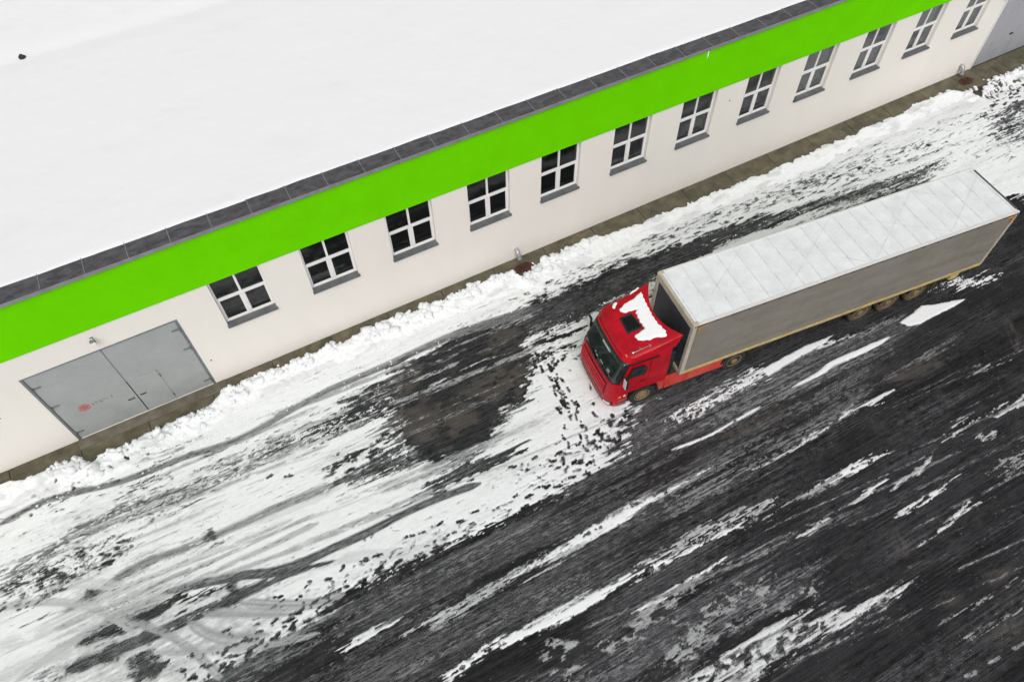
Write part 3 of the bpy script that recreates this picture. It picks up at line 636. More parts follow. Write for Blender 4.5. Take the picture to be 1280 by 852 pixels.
M_white = mat('white plastic frame', (.83, .81, .80), .45, var=.03, scale=4)
M_conc = mat('mossy concrete', (.125, .108, .070), .9, var=.35, scale=1.6, dirt=(.045, .045, .025), dirt_amt=.85, dirt_scale=1.1, bump=.5, bump_scale=30)
M_joint = mat('dark concrete joint', (.03, .028, .022), .95, var=.3)
M_gate = mat('grey gate paint', (.36, .375, .37), .5, var=.06, scale=1.2, dirt=(.24, .26, .26), dirt_amt=.4, dirt_scale=1.4, bump=.05, bump_scale=20)
M_gatef = mat('gate frame steel', (.20, .215, .225), .5, metal=.4, var=.25, scale=5)
M_dark = mat('black rubber', (.012, .012, .013), .8, var=.3, scale=8, dirt=(.07, .06, .045), dirt_amt=.5, dirt_scale=5)
M_hall = mat('dim hall floor', (.06, .06, .06), .8, var=.3)
M_inner = mat('inner reveal plaster', (.36, .33, .26), .9, var=.08)
M_pipe = mat('galvanised pipe', (.42, .43, .44), .4, metal=.5, var=.15, scale=8)
M_rust = mat('rusty iron', (.045, .014, .011), .9, var=.45, scale=9, dirt=(.12, .05, .025), dirt_amt=.7, dirt_scale=6)
M_metalwall = mat('grey sheet cladding', (.335, .34, .365), .55, var=.05, scale=1, dirt=(.26, .25, .26), dirt_amt=.4, dirt_scale=.9)
M_logo = mat('faded red paint', (.46, .10, .09), .8, var=.3, scale=40)
M_logo2 = mat('faded brown paint', (.24, .19, .185), .8, var=.3, scale=40)

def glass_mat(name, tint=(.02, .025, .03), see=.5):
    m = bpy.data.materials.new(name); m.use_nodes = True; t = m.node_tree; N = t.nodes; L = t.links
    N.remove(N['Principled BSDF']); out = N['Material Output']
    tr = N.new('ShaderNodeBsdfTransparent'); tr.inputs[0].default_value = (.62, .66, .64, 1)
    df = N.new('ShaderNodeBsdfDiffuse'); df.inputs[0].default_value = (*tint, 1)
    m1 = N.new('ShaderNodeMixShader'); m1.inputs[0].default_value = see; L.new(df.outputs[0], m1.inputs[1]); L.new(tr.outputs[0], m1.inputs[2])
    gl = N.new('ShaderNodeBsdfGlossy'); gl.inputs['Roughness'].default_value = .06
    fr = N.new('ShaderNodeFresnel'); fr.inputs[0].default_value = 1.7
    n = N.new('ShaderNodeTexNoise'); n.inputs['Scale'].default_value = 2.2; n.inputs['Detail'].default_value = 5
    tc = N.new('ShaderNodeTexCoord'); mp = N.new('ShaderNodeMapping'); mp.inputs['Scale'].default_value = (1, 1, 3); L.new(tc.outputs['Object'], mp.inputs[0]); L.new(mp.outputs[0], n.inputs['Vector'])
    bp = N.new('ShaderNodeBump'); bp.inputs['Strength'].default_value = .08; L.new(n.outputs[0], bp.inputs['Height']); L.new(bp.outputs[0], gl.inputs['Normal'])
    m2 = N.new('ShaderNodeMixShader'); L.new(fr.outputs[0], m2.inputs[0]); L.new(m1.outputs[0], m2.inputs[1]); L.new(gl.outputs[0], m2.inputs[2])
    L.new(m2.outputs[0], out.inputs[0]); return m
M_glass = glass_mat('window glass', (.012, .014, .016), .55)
M_glass2 = glass_mat('reflection-tinted window glass', (.15, .16, .17), .45)  # grey tint carries the sky reflection of the right-hand panes
M_glass3 = glass_mat('faint reflection-tint window glass', (.05, .055, .06), .5)  # weaker sky reflection put into the tint, for the middle panes

# ================================================================== concrete apron by the wall
mb = MB()
xs = np.arange(-20, 48.1, 2.4)
for i in range(len(xs) - 1):
    a, b_ = xs[i] + .012, xs[i + 1] - .012; wj = 1.25
    P = [(a, .0, .065), (b_, .0, .065), (b_, -.09, .072), (a, -.09, .072), (b_, -.105, .058), (a, -.105, .058), (b_, -wj, .018), (a, -wj, .018), (a, -wj, -.1), (b_, -wj, -.1), (a, 0, -.1), (b_, 0, -.1)]
    mb.add(P, [(0, 3, 2, 1), (3, 5, 4, 2), (5, 7, 6, 4), (7, 8, 9, 6), (0, 10, 8, 7), (1, 6, 9, 11)])
o = mb.build('concrete_apron', M_conc, fix=False); tag(o, 'mossy concrete strip along the foot of the wall', kind='structure')
mb = MB(); mb.box(36.42, 47.9, -2.2, -1.26, -.05, .02); o = mb.build('concrete_path', M_conc); tag(o, kind='structure')

# ================================================================== the long building
bld = empty('factory_building', (10, 0, 0))
tag(bld, 'long cream factory building with a bright green band under its snowy flat roof', 'building')
def put(mb, name, m, parent=None, **k):
    o = mb.build(name, m, None, **k)
    p = parent or bld
    off_ = Vector(p.location) if p.parent is None else Vector(p.location) + Vector(p.parent.location)
    o.data.transform(Matrix.Translation(-off_)); o.parent = p
    return o
WX = [-1.58, 1.59, 4.76, 7.97, 11.08, 14.33, 17.54, 20.77, 23.88, 27.15, 30.30, 33.43]
WW = [1.78, 1.77, 1.79, 1.75, 1.73, 1.72, 1.70, 1.68, 1.70, 1.68, 1.62, 1.65]
ZS, ZG, ZR = 2.80, 5.13, 7.36
REV = .15
X0, X1 = -20.0, 36.40
holes = [(x, x + w_, ZS, ZG + .03) for x, w_ in zip(WX, WW)] + [(-7.98, -2.94, .09, 4.10)]
def wall_holes(mb, x0, x1, z0, z1, holes, y=0.0, depth=.4):
    xs = sorted(set([x0, x1] + [h[0] for h in holes] + [h[1] for h in holes])); zs = sorted(set([z0, z1] + [h[2] for h in holes] + [h[3] for h in holes]))
    for i in range(len(xs) - 1):
        for j in range(len(zs) - 1):
            cx, cz = (xs[i] + xs[i + 1]) / 2, (zs[j] + zs[j + 1]) / 2
            if any(h[0] < cx < h[1] and h[2] < cz < h[3] for h in holes): continue
            mb.add([(xs[i], y, zs[j]), (xs[i + 1], y, zs[j]), (xs[i + 1], y, zs[j + 1]), (xs[i], y, zs[j + 1])], [(0, 1, 2, 3)])
            mb.add([(xs[i], y + depth, zs[j]), (xs[i + 1], y + depth, zs[j]), (xs[i + 1], y + depth, zs[j + 1]), (xs[i], y + depth, zs[j + 1])], [(3, 2, 1, 0)])
    for h in holes:
        a, b_, c, d = h
        mb.add([(a, y, c), (a, y, d), (a, y + depth, d), (a, y + depth, c)], [(0, 1, 2, 3)])
        mb.add([(b_, y, c), (b_, y, d), (b_, y + depth, d), (b_, y + depth, c)], [(3, 2, 1, 0)])
        mb.add([(a, y, d), (b_, y, d), (b_, y + depth, d), (a, y + depth, d)], [(0, 1, 2, 3)])
        mb.add([(a, y, c), (b_, y, c), (b_, y + depth, c), (a, y + depth, c)], [(3, 2, 1, 0)])
mb = MB(); wall_holes(mb, X0, X1, .0, 7.30, holes)
mb.box(X0, X0 + .3, .41, 27.7, 0, 7.0); mb.box(X1 - .3, X1 - .002, .41, 27.7, 0, 7.30); mb.box(X0, X1 - .002, 27.71, 28.0, 0, 7.30)
put(mb, 'wall', M_wall, fix=False)
mb = MB(); mb.box(X0 - .01, X1 + .012, -.028, -.002, ZG, ZR - .01); put(mb, 'green_band', M_green)
mb = MB(); mb.box(X0, X1, .002, .395, 7.305, 7.36); mb.box(X0, X1, .41, 28, 6.7, 6.82); put(mb, 'roof_slab', M_conc)
mb = MB(); mb.box(X0 + .3, X1 - .3, .5, 27.6, .02, .05); put(mb, 'hall_floor', M_hall)
# coping tiles
mb = MB(); seams = []
x = -3.15 - 1.262 * 13
k = 0
while x < X1:
    a, b_ = x + .006, min(x + 1.262 - .006, X1 + .02)
    dz = rng.uniform(-.002, .003)
    mb.add([(a, -.085, 7.40 + dz), (b_, -.085, 7.40 + dz), (b_, .66, 7.405 + dz), (a, .66, 7.405 + dz), (a, -.085, 7.362), (b_, -.085, 7.362), (b_, .66, 7.37), (a, .66, 7.37)],
           [(0, 1, 2, 3), (4, 7, 6, 5), (0, 4, 5, 1), (1, 5, 6, 2), (2, 6, 7, 3), (3, 7, 4, 0)])
    seams.append((x, dz))
    x += 1.262; k += 1
cop = put(mb, 'coping', M_cope); 
M_seam2 = mat('coping seam', (.24, .24, .25), .55, metal=.2, var=.2)
for sx_, dz in seams:
    if sx_ < X0 + .1: continue
    ml = MB(); ml.box(sx_ - .012, sx_ + .012, -.087, .60, 7.37, 7.414); put(ml, 'standing_seam', M_seam2)
mb = MB(); mb.box(X0 - .02, X1 + .03, -.125, -.0855, 7.285, 7.395); put(mb, 'drip_edge', M_lip)
# roof snow: falls gently to a valley gutter
rx = np.arange(X0, X1 + .01, .1); ry = np.concatenate([[.545, .575, .62], np.arange(.7, 20, .1), np.arange(20, 28, .4)])
RX, RY = np.meshgrid(rx, ry, indexing='ij')
edge_n = .05 * (fbm(RX / .8, RY * 0, 3, 4) - .5)
RZ = 7.43 + .006 * (fbm(RX / .25, RY / .25, 9, 2) - .5) - .022 * np.clip(RY, 0, 12.3) + .022 * np.clip(RY - 12.3, 0, 30) - .035 * np.exp(-((RY - 12.3) / .6) ** 2) + .03 * (fbm(RX / 1.5, RY / 1.5, 5, 4) - .5) + .012 * (fbm(RX / .5, RY / .35, 6, 3) - .5)
RZ = np.where(RY < .7, 7.400 + (RY - .545) * .28, RZ + .015)
RYs = RY + np.where(RY < .6, edge_n, 0)
mb = MB(); mb.grid(list(zip(RX.ravel(), RYs.ravel(), RZ.ravel())), len(rx), len(ry), flip=True)
M_rsnow = mat('roof snow', (.885, .888, .895), .85, var=.02, scale=.5, dirt=(.80, .805, .82), dirt_amt=.6, dirt_scale=.5, bump=.3, bump_scale=7, stretch=(.6, 1.2, 1))
rs = put(mb, 'roof_snow', M_rsnow, smooth=True, fix=False)
h = at(28, 72, 7.15)
mb = MB(); mb.tube([(h.x, h.y, 7.0), (h.x, h.y, 7.19), (h.x + .02, h.y + .03, 7.20)], [.13, .13, .1], 14); put(mb, 'roof_outlet', M_dark)
# windows
M_blind = mat('pale blind', (.62, .62, .60), .9, var=.12, scale=3)
def window(i, x, w_):
    root = empty('window', (0, 0, 0), parent=bld)
    x0, x1, z0, z1 = x + .003, x + w_ - .003, ZS + .06, ZG + .027; y0, y1 = REV, REV + .07; xm = (x0 + x1) / 2; fw = .065; zt = z0 + 1.13
    f = MB(); f.box(x0, x0 + fw, y0, y1, z0, z1); f.box(x1 - fw, x1, y0, y1, z0, z1)
    f.box(x0 + fw, x1 - fw, y0, y1, z0, z0 + .08); f.box(x0 + fw, x1 - fw, y0, y1, z1 - fw, z1)
    f.box(x0 + fw, x1 - fw, y0 - .006, y1, zt, zt + .105)
    f.box(xm - .04, xm + .04, y0 + .002, y1, zt + .105, z1 - fw); f.box(xm - .065, xm + .065, y0 + .002, y1, z0 + .08, zt)
    for s0, s1 in ((x0 + fw, xm - .065), (xm + .065, x1 - fw)):      # opening sashes of the lower lights
        f.box(s0, s0 + .035, y0 + .012, y1 - .01, z0 + .08, zt); f.box(s1 - .035, s1, y0 + .012, y1 - .01, z0 + .08, zt)
        f.box(s0 + .035, s1 - .035, y0 + .012, y1 - .01, z0 + .08, z0 + .12); f.box(s0 + .035, s1 - .035, y0 + .012, y1 - .01, zt - .04, zt)
    put(f, 'frame', M_white, root, bevel=.006)
    g = MB(); g.add([(x0 + .02, y0 + .04, z0 + .02), (x1 - .02, y0 + .04, z0 + .02), (x1 - .02, y0 + .04, z1 - .02), (x0 + .02, y0 + .04, z1 - .02)], [(0, 1, 2, 3)])
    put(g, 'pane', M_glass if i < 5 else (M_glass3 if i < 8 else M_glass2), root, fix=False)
    r = MB(); r.box(x0 - .002, x0 + .012, y1 + .002, .42, z0, z1); r.box(x1 - .012, x1 + .002, y1 + .002, .42, z0, z1); r.box(x0 + .013, x1 - .013, y1 + .002, .46, z0 - .02, z0 + .03)
    put(r, 'inner_reveal', M_inner, root)
    if i >= 6:
        bl = MB(); bl.box(x0 + .02, x1 - .02, y1 + .20, y1 + .215, z0 + .25, z1 - (.1 if i % 3 else .9)); put(bl, 'blind', M_blind, root)
    s = MB(); e0, e1 = x - .02, x + w_ + .02
    s.add([(e0, -.095, ZS + .015), (e1, -.095, ZS + .015), (e1, REV, ZS + .075), (e0, REV, ZS + .075), (e0, -.095, ZS - .025), (e1, -.095, ZS - .025), (e1, REV, ZS + .03), (e0, REV, ZS + .03)],
          [(0, 1, 2, 3), (4, 7, 6, 5), (0, 4, 5, 1), (1, 5, 6, 2), (2, 6, 7, 3), (3, 7, 4, 0)])
    s.box(e0 - .004, e0 + .006, -.095, -.004, ZS - .02, ZS + .05); s.box(e1 - .006, e1 + .004, -.095, -.004, ZS - .02, ZS + .05)
    put(s, 'sill', M_sill, root)
for i, (x, w_) in enumerate(zip(WX, WW)): window(i, x, w_)
# the gate
gt = empty('gate', (0, 0, 0), parent=bld); gt['label'] = 'grey two leaf steel gate with a small wicket door'
GX0, GX1, GZ0, GZ1 = -7.98, -2.94, .09, 4.10; GM = -5.47
mb = MB(); fy0, fy1 = -.012, .1
mb.box(GX0, GX0 + .09, fy0, fy1, GZ0, GZ1); mb.box(GX1 - .09, GX1, fy0, fy1, GZ0, GZ1); mb.box(GX0 + .09, GX1 - .09, fy0, fy1, GZ1 - .05, GZ1)
put(mb, 'frame', M_gatef, gt, bevel=.006)
mb = MB(); mb.box(GX0 + .10, GM - .008, .02, .07, GZ0 + .02, GZ1 - .075); put(mb, 'gate_leaf', M_gate, gt, bevel=.006)
# right leaf with a hole for the wicket
wx0, wx1, wz1 = GM + .03, -4.42, 2.07
mb = MB(); mb.box(wx1 + .008, GX1 - .10, .02, .07, GZ0 + .02, GZ1 - .09); mb.box(GM + .008, wx1 + .008 - .0001, .021, .07, wz1 + .008, GZ1 - .091)
put(mb, 'gate_leaf', M_gate, gt)
mb = MB(); mb.box(wx0, wx1, .012, .06, GZ0 + .03, wz1); wd_ = put(mb, 'wicket_door', M_gate, gt, bevel=.004)
mb = MB(); mb.box(GM - .006, GM + .006, .0, .02, GZ0 + .02, GZ1 - .09); put(mb, 'cover_strip', M_gatef, gt)
mb = MB(); mb.box(GX0 + .1, GX1 - .1, .075, .09, GZ0, GZ1 - .06); put(mb, 'backing', M_dark, gt)
for hx, hz in [(GX0 + .1, .5), (GX0 + .1, 2.25), (GX0 + .1, 3.45), (GX1 - .1, .45), (GX1 - .1, 2.5), (GX1 - .1, 3.6)]:
    s_ = 1 if hx < -5 else -1
    mb = MB(); mb.tube([(hx, -.03, hz - .09), (hx, -.03, hz + .09)], .03, 10); mb.box(min(hx, hx + s_ * .25), max(hx, hx + s_ * .25), -.008, .019, hz - .03, hz + .03); put(mb, 'hinge', M_gatef, gt)
for hz in (.45, 1.75):
    mb = MB(); mb.tube([(wx1, -.006, hz - .07), (wx1, -.006, hz + .07)], .022, 10); put(mb, 'hinge', M_gatef, gt)
for hx0, hx1, hz in ((GM - .32, GM - .10, 1.12), (GM + .12, GM + .32, 1.15)):
    mb = MB(); mb.box(hx0, hx1, -.03, -.012, hz - .015, hz + .015); mb.box(hx0, hx0 + .02, -.014, .019, hz - .012, hz + .012); mb.box(hx1 - .02, hx1, -.014, .019, hz - .012, hz + .012); put(mb, 'handle', M_dark, gt)
# red round emblem painted on the left leaf
mb = MB(); cx, cz, yy = -7.08, 1.62, .0165
def ring(mb, cx, cz, r0, r1, y, n=28, a0=0, a1=2 * math.pi):
    P = []; 
    for k in range(n + 1):
        a = a0 + (a1 - a0) * k / n; P += [(cx + r0 * math.cos(a), y, cz + r0 * math.sin(a)), (cx + r1 * math.cos(a), y, cz + r1 * math.sin(a))]
    mb.add(P, [(2 * k, 2 * k + 1, 2 * k + 3, 2 * k + 2) for k in range(n)])
ring(mb, cx, cz, .165, .190, yy)
for k in range(6):
    a = k * math.pi / 3 + .3; ring(mb, cx + .10 * math.cos(a), cz + .10 * math.sin(a), .018, .052, yy, 12)
ring(mb, cx, cz, .0, .045, yy, 12); put(mb, 'round_emblem', M_logo, gt, fix=False)
lx_ = cx + .28                                     # worn-off lettering beside it
for k, segs in enumerate([[(0, 0, 0, 1), (0, .5, .6, .5), (.6, 0, .6, 1)], [(0, 0, 0, 1), (0, 1, .6, 1), (0, .5, .5, .5)], [(0, 0, .3, 1), (.3, 1, .6, 0)], [(0, .8, .6, .8), (0, .2, .5, .2)], [(0, 0, 0, .9), (.6, .2, .6, 1)], [(0, 1, .6, 1), (.3, 0, .3, 1)]]):
    mb = MB()
    for (a, b1, c, d) in segs[:1 if k in (3, 4) else 2]:
        mb.bar((lx_ + k * .125 + a * .12, yy, cz - .05 + b1 * .13), (lx_ + k * .125 + c * .12, yy, cz - .05 + d * .13), .004, .022, up=(0, 1, 0))
    put(mb, 'faded_letter', M_logo2, gt)
mb = MB(); mb.add([(-8.02, -.42, .0), (-2.60, -.42, .0), (-2.60, -.42, .085), (-8.02, -.42, .085), (-8.02, -.003, .10), (-2.60, -.003, .10), (-2.60, -.003, .0), (-8.02, -.003, .0)],
              [(0, 1, 2, 3), (3, 2, 5, 4), (4, 5, 6, 7), (0, 3, 4, 7), (1, 6, 5, 2), (0, 7, 6, 1)])
M_step = mat('worn concrete step', (.15, .135, .10), .9, var=.3, scale=2.5, dirt=(.07, .06, .04), dirt_amt=.7, dirt_scale=1.5, bump=.4, bump_scale=30)
put(mb, 'threshold', M_step, bevel=.02)
for px_, rr in ((19.995, .03), (-2.68, .035), (-9.25, .025)):
    mb = MB(); zz = {19.995: 4.28, -2.68: 1.43, -9.25: 2.75}[px_]; mb.lathe_y(px_, -.012, zz, [(0, rr * .6), (.004, rr), (.012, rr)], 10); put(mb, 'wall_plug', M_dark if px_ > 0 else M_sill)
mb = MB(); mb.tube([(18.19, -.035, 7.27), (18.2, -.04, 7.0), (18.2, -.032, 6.86)], [.03, .022, .006], 8); put(mb, 'icicle', M_snow, smooth=True)
# rainwater spouts
for sx in (9.95, 35.50):
    P = [(sx, .02, .62)]
    P += [(sx, -.02 - .20 * math.sin(a), .62 - .20 * (1 - math.cos(a))) for a in [k * .28 for k in range(0, 6)]]
    P += [(sx + .03, -.235, .26), (sx + .04, -.26, .20)]
    mb = MB(); mb.tube(P, .095, 18, caps=True); mb.tube([P[-2], (P[-1][0], P[-1][1] - .005, P[-1][2] + .02)], .105, 18)
    put(mb, 'drain_spout', M_pipe, smooth=True)
bld_end = MB(); bld_end.box(36.41, 36.47, -.04, .2, 0.0, 7.3); put(bld_end, 'corner_trim', M_white)

for sx, lab in ((9.98, 'rusty drain tray under the spout nearer the red lorry'), (35.55, 'rusty drain tray under the spout at the far corner of the wall')):
    mb = MB(); n = 16
    P = [(.42 * math.cos(2 * math.pi * k / n) * (1 + .12 * math.sin(3 * k)), .26 * math.sin(2 * math.pi * k / n) * (1 + .1 * math.cos(2 * k))) for k in range(n)]
    mb.prism([(a, c) for a, c in P], 'z', .04, .075)
    for k in range(-3, 4): mb.box(-.3 + .0, .3, k * .055 - .012, k * .055 + .012, .0755, .095)
    o = mb.build('drain_tray', M_rust, loc=(sx, -.62, 0), bevel=.008); tag(o, lab, 'drain tray', 'drain trays under the spouts')

# lamp over the gate
def wall_lamp(x, z, label, big):
    r = empty('wall_lamp', (x, 0, z)); r.scale = (.75, .75, .75); tag(r, label, 'lamp', 'lamps on the facade')
    mb = MB(); mb.box(-.06, .06, -.03, -.003, -.06, .06); mb.build('bracket', M_sill, r, bevel=.006)
    mb = MB(); mb.bar((0, -.03, 0), (0, -.16, .03), .05, .05); mb.build('arm', M_white, r, bevel=.005)
    mb = MB(); mb.prism([(-.13, -.10), (.13, -.10), (.10, .07), (-.10, .07)], 'y', -.34, -.16); mb.build('housing', mat('lamp housing', (.17, .20, .15), .5, var=.3, scale=12), r, bevel=.02)
    mb = MB(); mb.box(-.12, .12, -.36, -.342, -.11, .05); mb.build('glass', M_white, r, bevel=.01)
wall_lamp(-5.44, 4.72, 'small floodlight on the cream wall just above the grey gate', True)
wall_lamp(36.2, 4.2, 'small white lamp at the far corner of the cream wall', False)

# ================================================================== neighbouring metal building
nb_ = empty('metal_clad_building', (42, 0, 0)); tag(nb_, 'grey sheet metal building adjoining the far end of the cream wall', 'building')
def putn(mb, name, m, **k):
    o = mb.build(name, m, None, **k); o.data.transform(Matrix.Translation((-42, 0, 0))); o.parent = nb_; return o
mb = MB(); x = 36.48
while x < 52:
    x2 = min(x + 2.35, 52); mb.box(x + .008, x2 - .008, .03, .10, .08, 6.8); x = x2
putn(mb, 'wall', M_metalwall, bevel=.01)
mb = MB(); mb.box(36.48, 52, .101, .14, .08, 6.8); mb.box(36.48, 52, .141, 26, 6.6, 6.82); mb.box(51.8, 52, .141, 26, 0, 6.6); putn(mb, 'frame_sheet', M_dark)
mb = MB(); mb.box(36.48, 52, .2, 26, 6.83, 6.9); putn(mb, 'roof_snow', M_snow)
mb = MB(); mb.box(36.5, 52, -.02, .14, .0, .078); putn(mb, 'base_kerb', M_joint)
mb = MB(); mb.box(37.2, 37.36, .022, .029, 1.15, 1.30); putn(mb, 'faded_sticker', mat('faded sticker', (.42, .26, .28), .8, var=.3, scale=20))
mb = MB(); mb.box(38.4, 38.6, -.03, .029, 1.4, 1.46); putn(mb, 'handle', M_dark)

# ================================================================== thrown-up snow clods on the bank
ICO_V = []; ICO_F = []
def ico():
    t_ = (1 + 5 ** .5) / 2
    V = [Vector(v).normalized() for v in [(-1, t_, 0), (1, t_, 0), (-1, -t_, 0), (1, -t_, 0), (0, -1, t_), (0, 1, t_), (0, -1, -t_), (0, 1, -t_), (t_, 0, -1), (t_, 0, 1), (-t_, 0, -1), (-t_, 0, 1)]]
    F = [(0, 11, 5), (0, 5, 1), (0, 1, 7), (0, 7, 10), (0, 10, 11), (1, 5, 9), (5, 11, 4), (11, 10, 2), (10, 7, 6), (7, 1, 8), (3, 9, 4), (3, 4, 2), (3, 2, 6), (3, 6, 8), (3, 8, 9), (4, 9, 5), (2, 4, 11), (6, 2, 10), (8, 6, 7), (9, 8, 1)]
    mid = {}; F2 = []
    def m_(a, b):
        k = (min(a, b), max(a, b))
        if k not in mid: V.append(((V[a] + V[b]) / 2).normalized()); mid[k] = len(V) - 1
        return mid[k]
    for a, b_, c in F:
        x, y, z = m_(a, b_), m_(b_, c), m_(c, a); F2 += [(a, x, z), (b_, y, x), (c, z, y), (x, y, z)]
    return V, F2
IV, IF = ico(); IVa = np.array([tuple(v) for v in IV]); IFa = np.array(IF)
vv = []; ff = []; cnt = 0
def height(x, y):
    i = int((x + 14) / DX); j = int((y + 23.5) / DX)
    return Z[min(max(i, 0), Z.shape[0] - 1), min(max(j, 0), Z.shape[1] - 1)]
def clod(x, y, r):
    global cnt
    c = IVa * (r * (1 + .35 * (RS.rand(len(IVa), 1) - .5) * 2)); c = c * RS.uniform(.6, 1.3, 3) * np.array([1, 1, .75])
    a = RS.rand() * 6.3; c = c @ np.array([[math.cos(a), -math.sin(a), 0], [math.sin(a), math.cos(a), 0], [0, 0, 1]])
    vv.append(c + np.array([x, y, height(x, y) + r * .05])); ff.append(IFa + cnt * len(IVa)); cnt += 1
ep = edge_pts
for k in range(1150):
    x = rng.uniform(-9.2, 13.5) if rng.random() < .8 else rng.choice([rng.uniform(13.5, 20), rng.uniform(35.5, 41)])
    e_ = np.interp(x, [p[0] for p in ep], [p[1] for p in ep])
    if -7.6 < x < -5 and rng.random() < .6: continue
    o_ = abs(rng.gauss(0, .33)); 
    if float(vnoise(np.array(x / .5), np.array(o_ / .4), 9)) < .42: continue
    if o_ > 1.3: continue
    r = min(.02 + rng.expovariate(1 / .036), .17)
    if x > 13.5 and x < 30: r *= .6
    clod(x, e_ - o_ + .04, r)
for k in range(70):
    x = rng.uniform(-9, 30); clod(x, -rng.uniform(.15, .8), rng.uniform(.012, .035))
for k in range(300):
    clod(rng.uniform(-10, 13), -rng.uniform(1.2, 2.4), rng.uniform(.012, .04))
for k in range(26):
    x = rng.uniform(-8.6, 12.5); e_ = np.interp(x, [p[0] for p in ep], [p[1] for p in ep]); clod(x, e_ - rng.uniform(.1, .6), rng.uniform(.13, .24))
V_ = np.concatenate(vv); F_ = np.concatenate(ff)
me2 = bpy.data.meshes.new('snow_clods'); me2.vertices.add(len(V_)); me2.vertices.foreach_set('co', V_.astype(np.float32).ravel())
me2.loops.add(len(F_) * 3); me2.loops.foreach_set('vertex_index', F_.astype(np.int32).ravel()); me2.polygons.add(len(F_))
me2.polygons.foreach_set('loop_start', np.arange(0, len(F_) * 3, 3, dtype=np.int32)); me2.polygons.foreach_set('loop_total', np.full(len(F_), 3, dtype=np.int32)); me2.update(calc_edges=True)
me2.polygons.foreach_set('use_smooth', np.ones(len(F_), bool)); me2.materials.append(M_clod)
oc = bpy.data.objects.new('snow_clods', me2); SC.collection.objects.link(oc); tag(oc, 'lumpy ploughed snow heaped along the foot of the building', 'snow', kind='stuff')

# ================================================================== the lorry
TX, TY, TYAW = 12.0756, -8.52674, -.11044771
M_red = mat('red truck paint', (.50, .002, .014), .42, var=.15, scale=2.2, dirt=(.24, .004, .010), dirt_amt=.8, dirt_scale=1.8, coat=.12, spec=.25)
M_reddirt = mat('salt-stained red paint', (.50, .035, .025), .55, var=.25, scale=2.5, dirt=(.42, .13, .09), dirt_amt=.7, dirt_scale=2.2, stretch=(1.5, 1, .6))
M_redslat = mat('red grille slats', (.50, .010, .025), .4, var=.25, scale=5, coat=.1, spec=.3)
M_screen = mat('dark windscreen', (.008, .012, .012), .06, var=.6, scale=3.0, dirt=(.05, .07, .065), dirt_amt=.55, dirt_scale=2.6, stretch=(1, 1, 1.4), spec=.8)
M_blk = mat('black plastic', (.012, .013, .014), .45, var=.3, scale=6)
M_rim = mat('muddy rims', (.30, .23, .12), .6, metal=.2, var=.35, scale=12, dirt=(.12, .08, .04), dirt_amt=.6, dirt_scale=9)
M_tyre = mat('worn tyre', (.018, .018, .018), .85, var=.4, scale=9, dirt=(.06, .05, .035), dirt_amt=.45, dirt_scale=6)
M_tyre2 = mat('muddy tyre', (.06, .045, .028), .9, var=.45, scale=9, dirt=(.20, .13, .07), dirt_amt=.65, dirt_scale=7)
M_chrome = mat('bright metal', (.75, .74, .72), .2, metal=.9, var=.1)
M_lampw = mat('clear lamp lens', (.75, .62, .62), .15, var=.15, scale=9, spec=.8)
M_lampo = mat('orange marker lens', (.85, .22, .05), .25, var=.2)
M_frame = mat('chassis steel', (.035, .03, .026), .8, var=.4, scale=5, dirt=(.10, .08, .05), dirt_amt=.5)
M_curt = mat('dirty grey curtain', (.235, .222, .195), .75, var=.07, scale=1.5, dirt=(.165, .14, .10), dirt_amt=.8, dirt_scale=1.3, stretch=(.35, 1, 1.3), bump=.1, bump_scale=8)
M_beige = mat('beige body frame', (.52, .47, .39), .5, var=.12, scale=4, dirt=(.30, .25, .17), dirt_amt=.45, dirt_scale=3)
M_yel = mat('mud yellow rail', (.56, .42, .14), .6, var=.25, scale=3, dirt=(.30, .27, .20), dirt_amt=.8, dirt_scale=1.6)
M_orange = mat('orange corner strap', (.62, .27, .03), .6, var=.25, scale=8)
M_tarp = mat('white roof tarpaulin', (.80, .81, .82), .75, var=.06, scale=2.2, dirt=(.62, .64, .66), dirt_amt=.5, dirt_scale=1.6, bump=.35, bump_scale=9)
M_seam = mat('grey roof bow line', (.62, .635, .65), .8, var=.35, scale=3.5, dirt=(.76, .77, .78), dirt_amt=.9, dirt_scale=2.6)
M_bulk = mat('blue black bulkhead', (.045, .058, .070), .5, var=.4, scale=2)
M_mirror = mat('pale mirror shell', (.62, .63, .62), .4, var=.15, scale=20)
M_patch = mat('roof snow patch', (.90, .90, .91), .9, var=.02, scale=5, bump=.2, bump_scale=12)

TR = Matrix.Rotation(TYAW, 3, 'Z')
def tl(px, py, z):
    p = at(px, py, z) - Vector((TX, TY, 0)); p = TR.inverted() @ p; return (p.x, p.y)

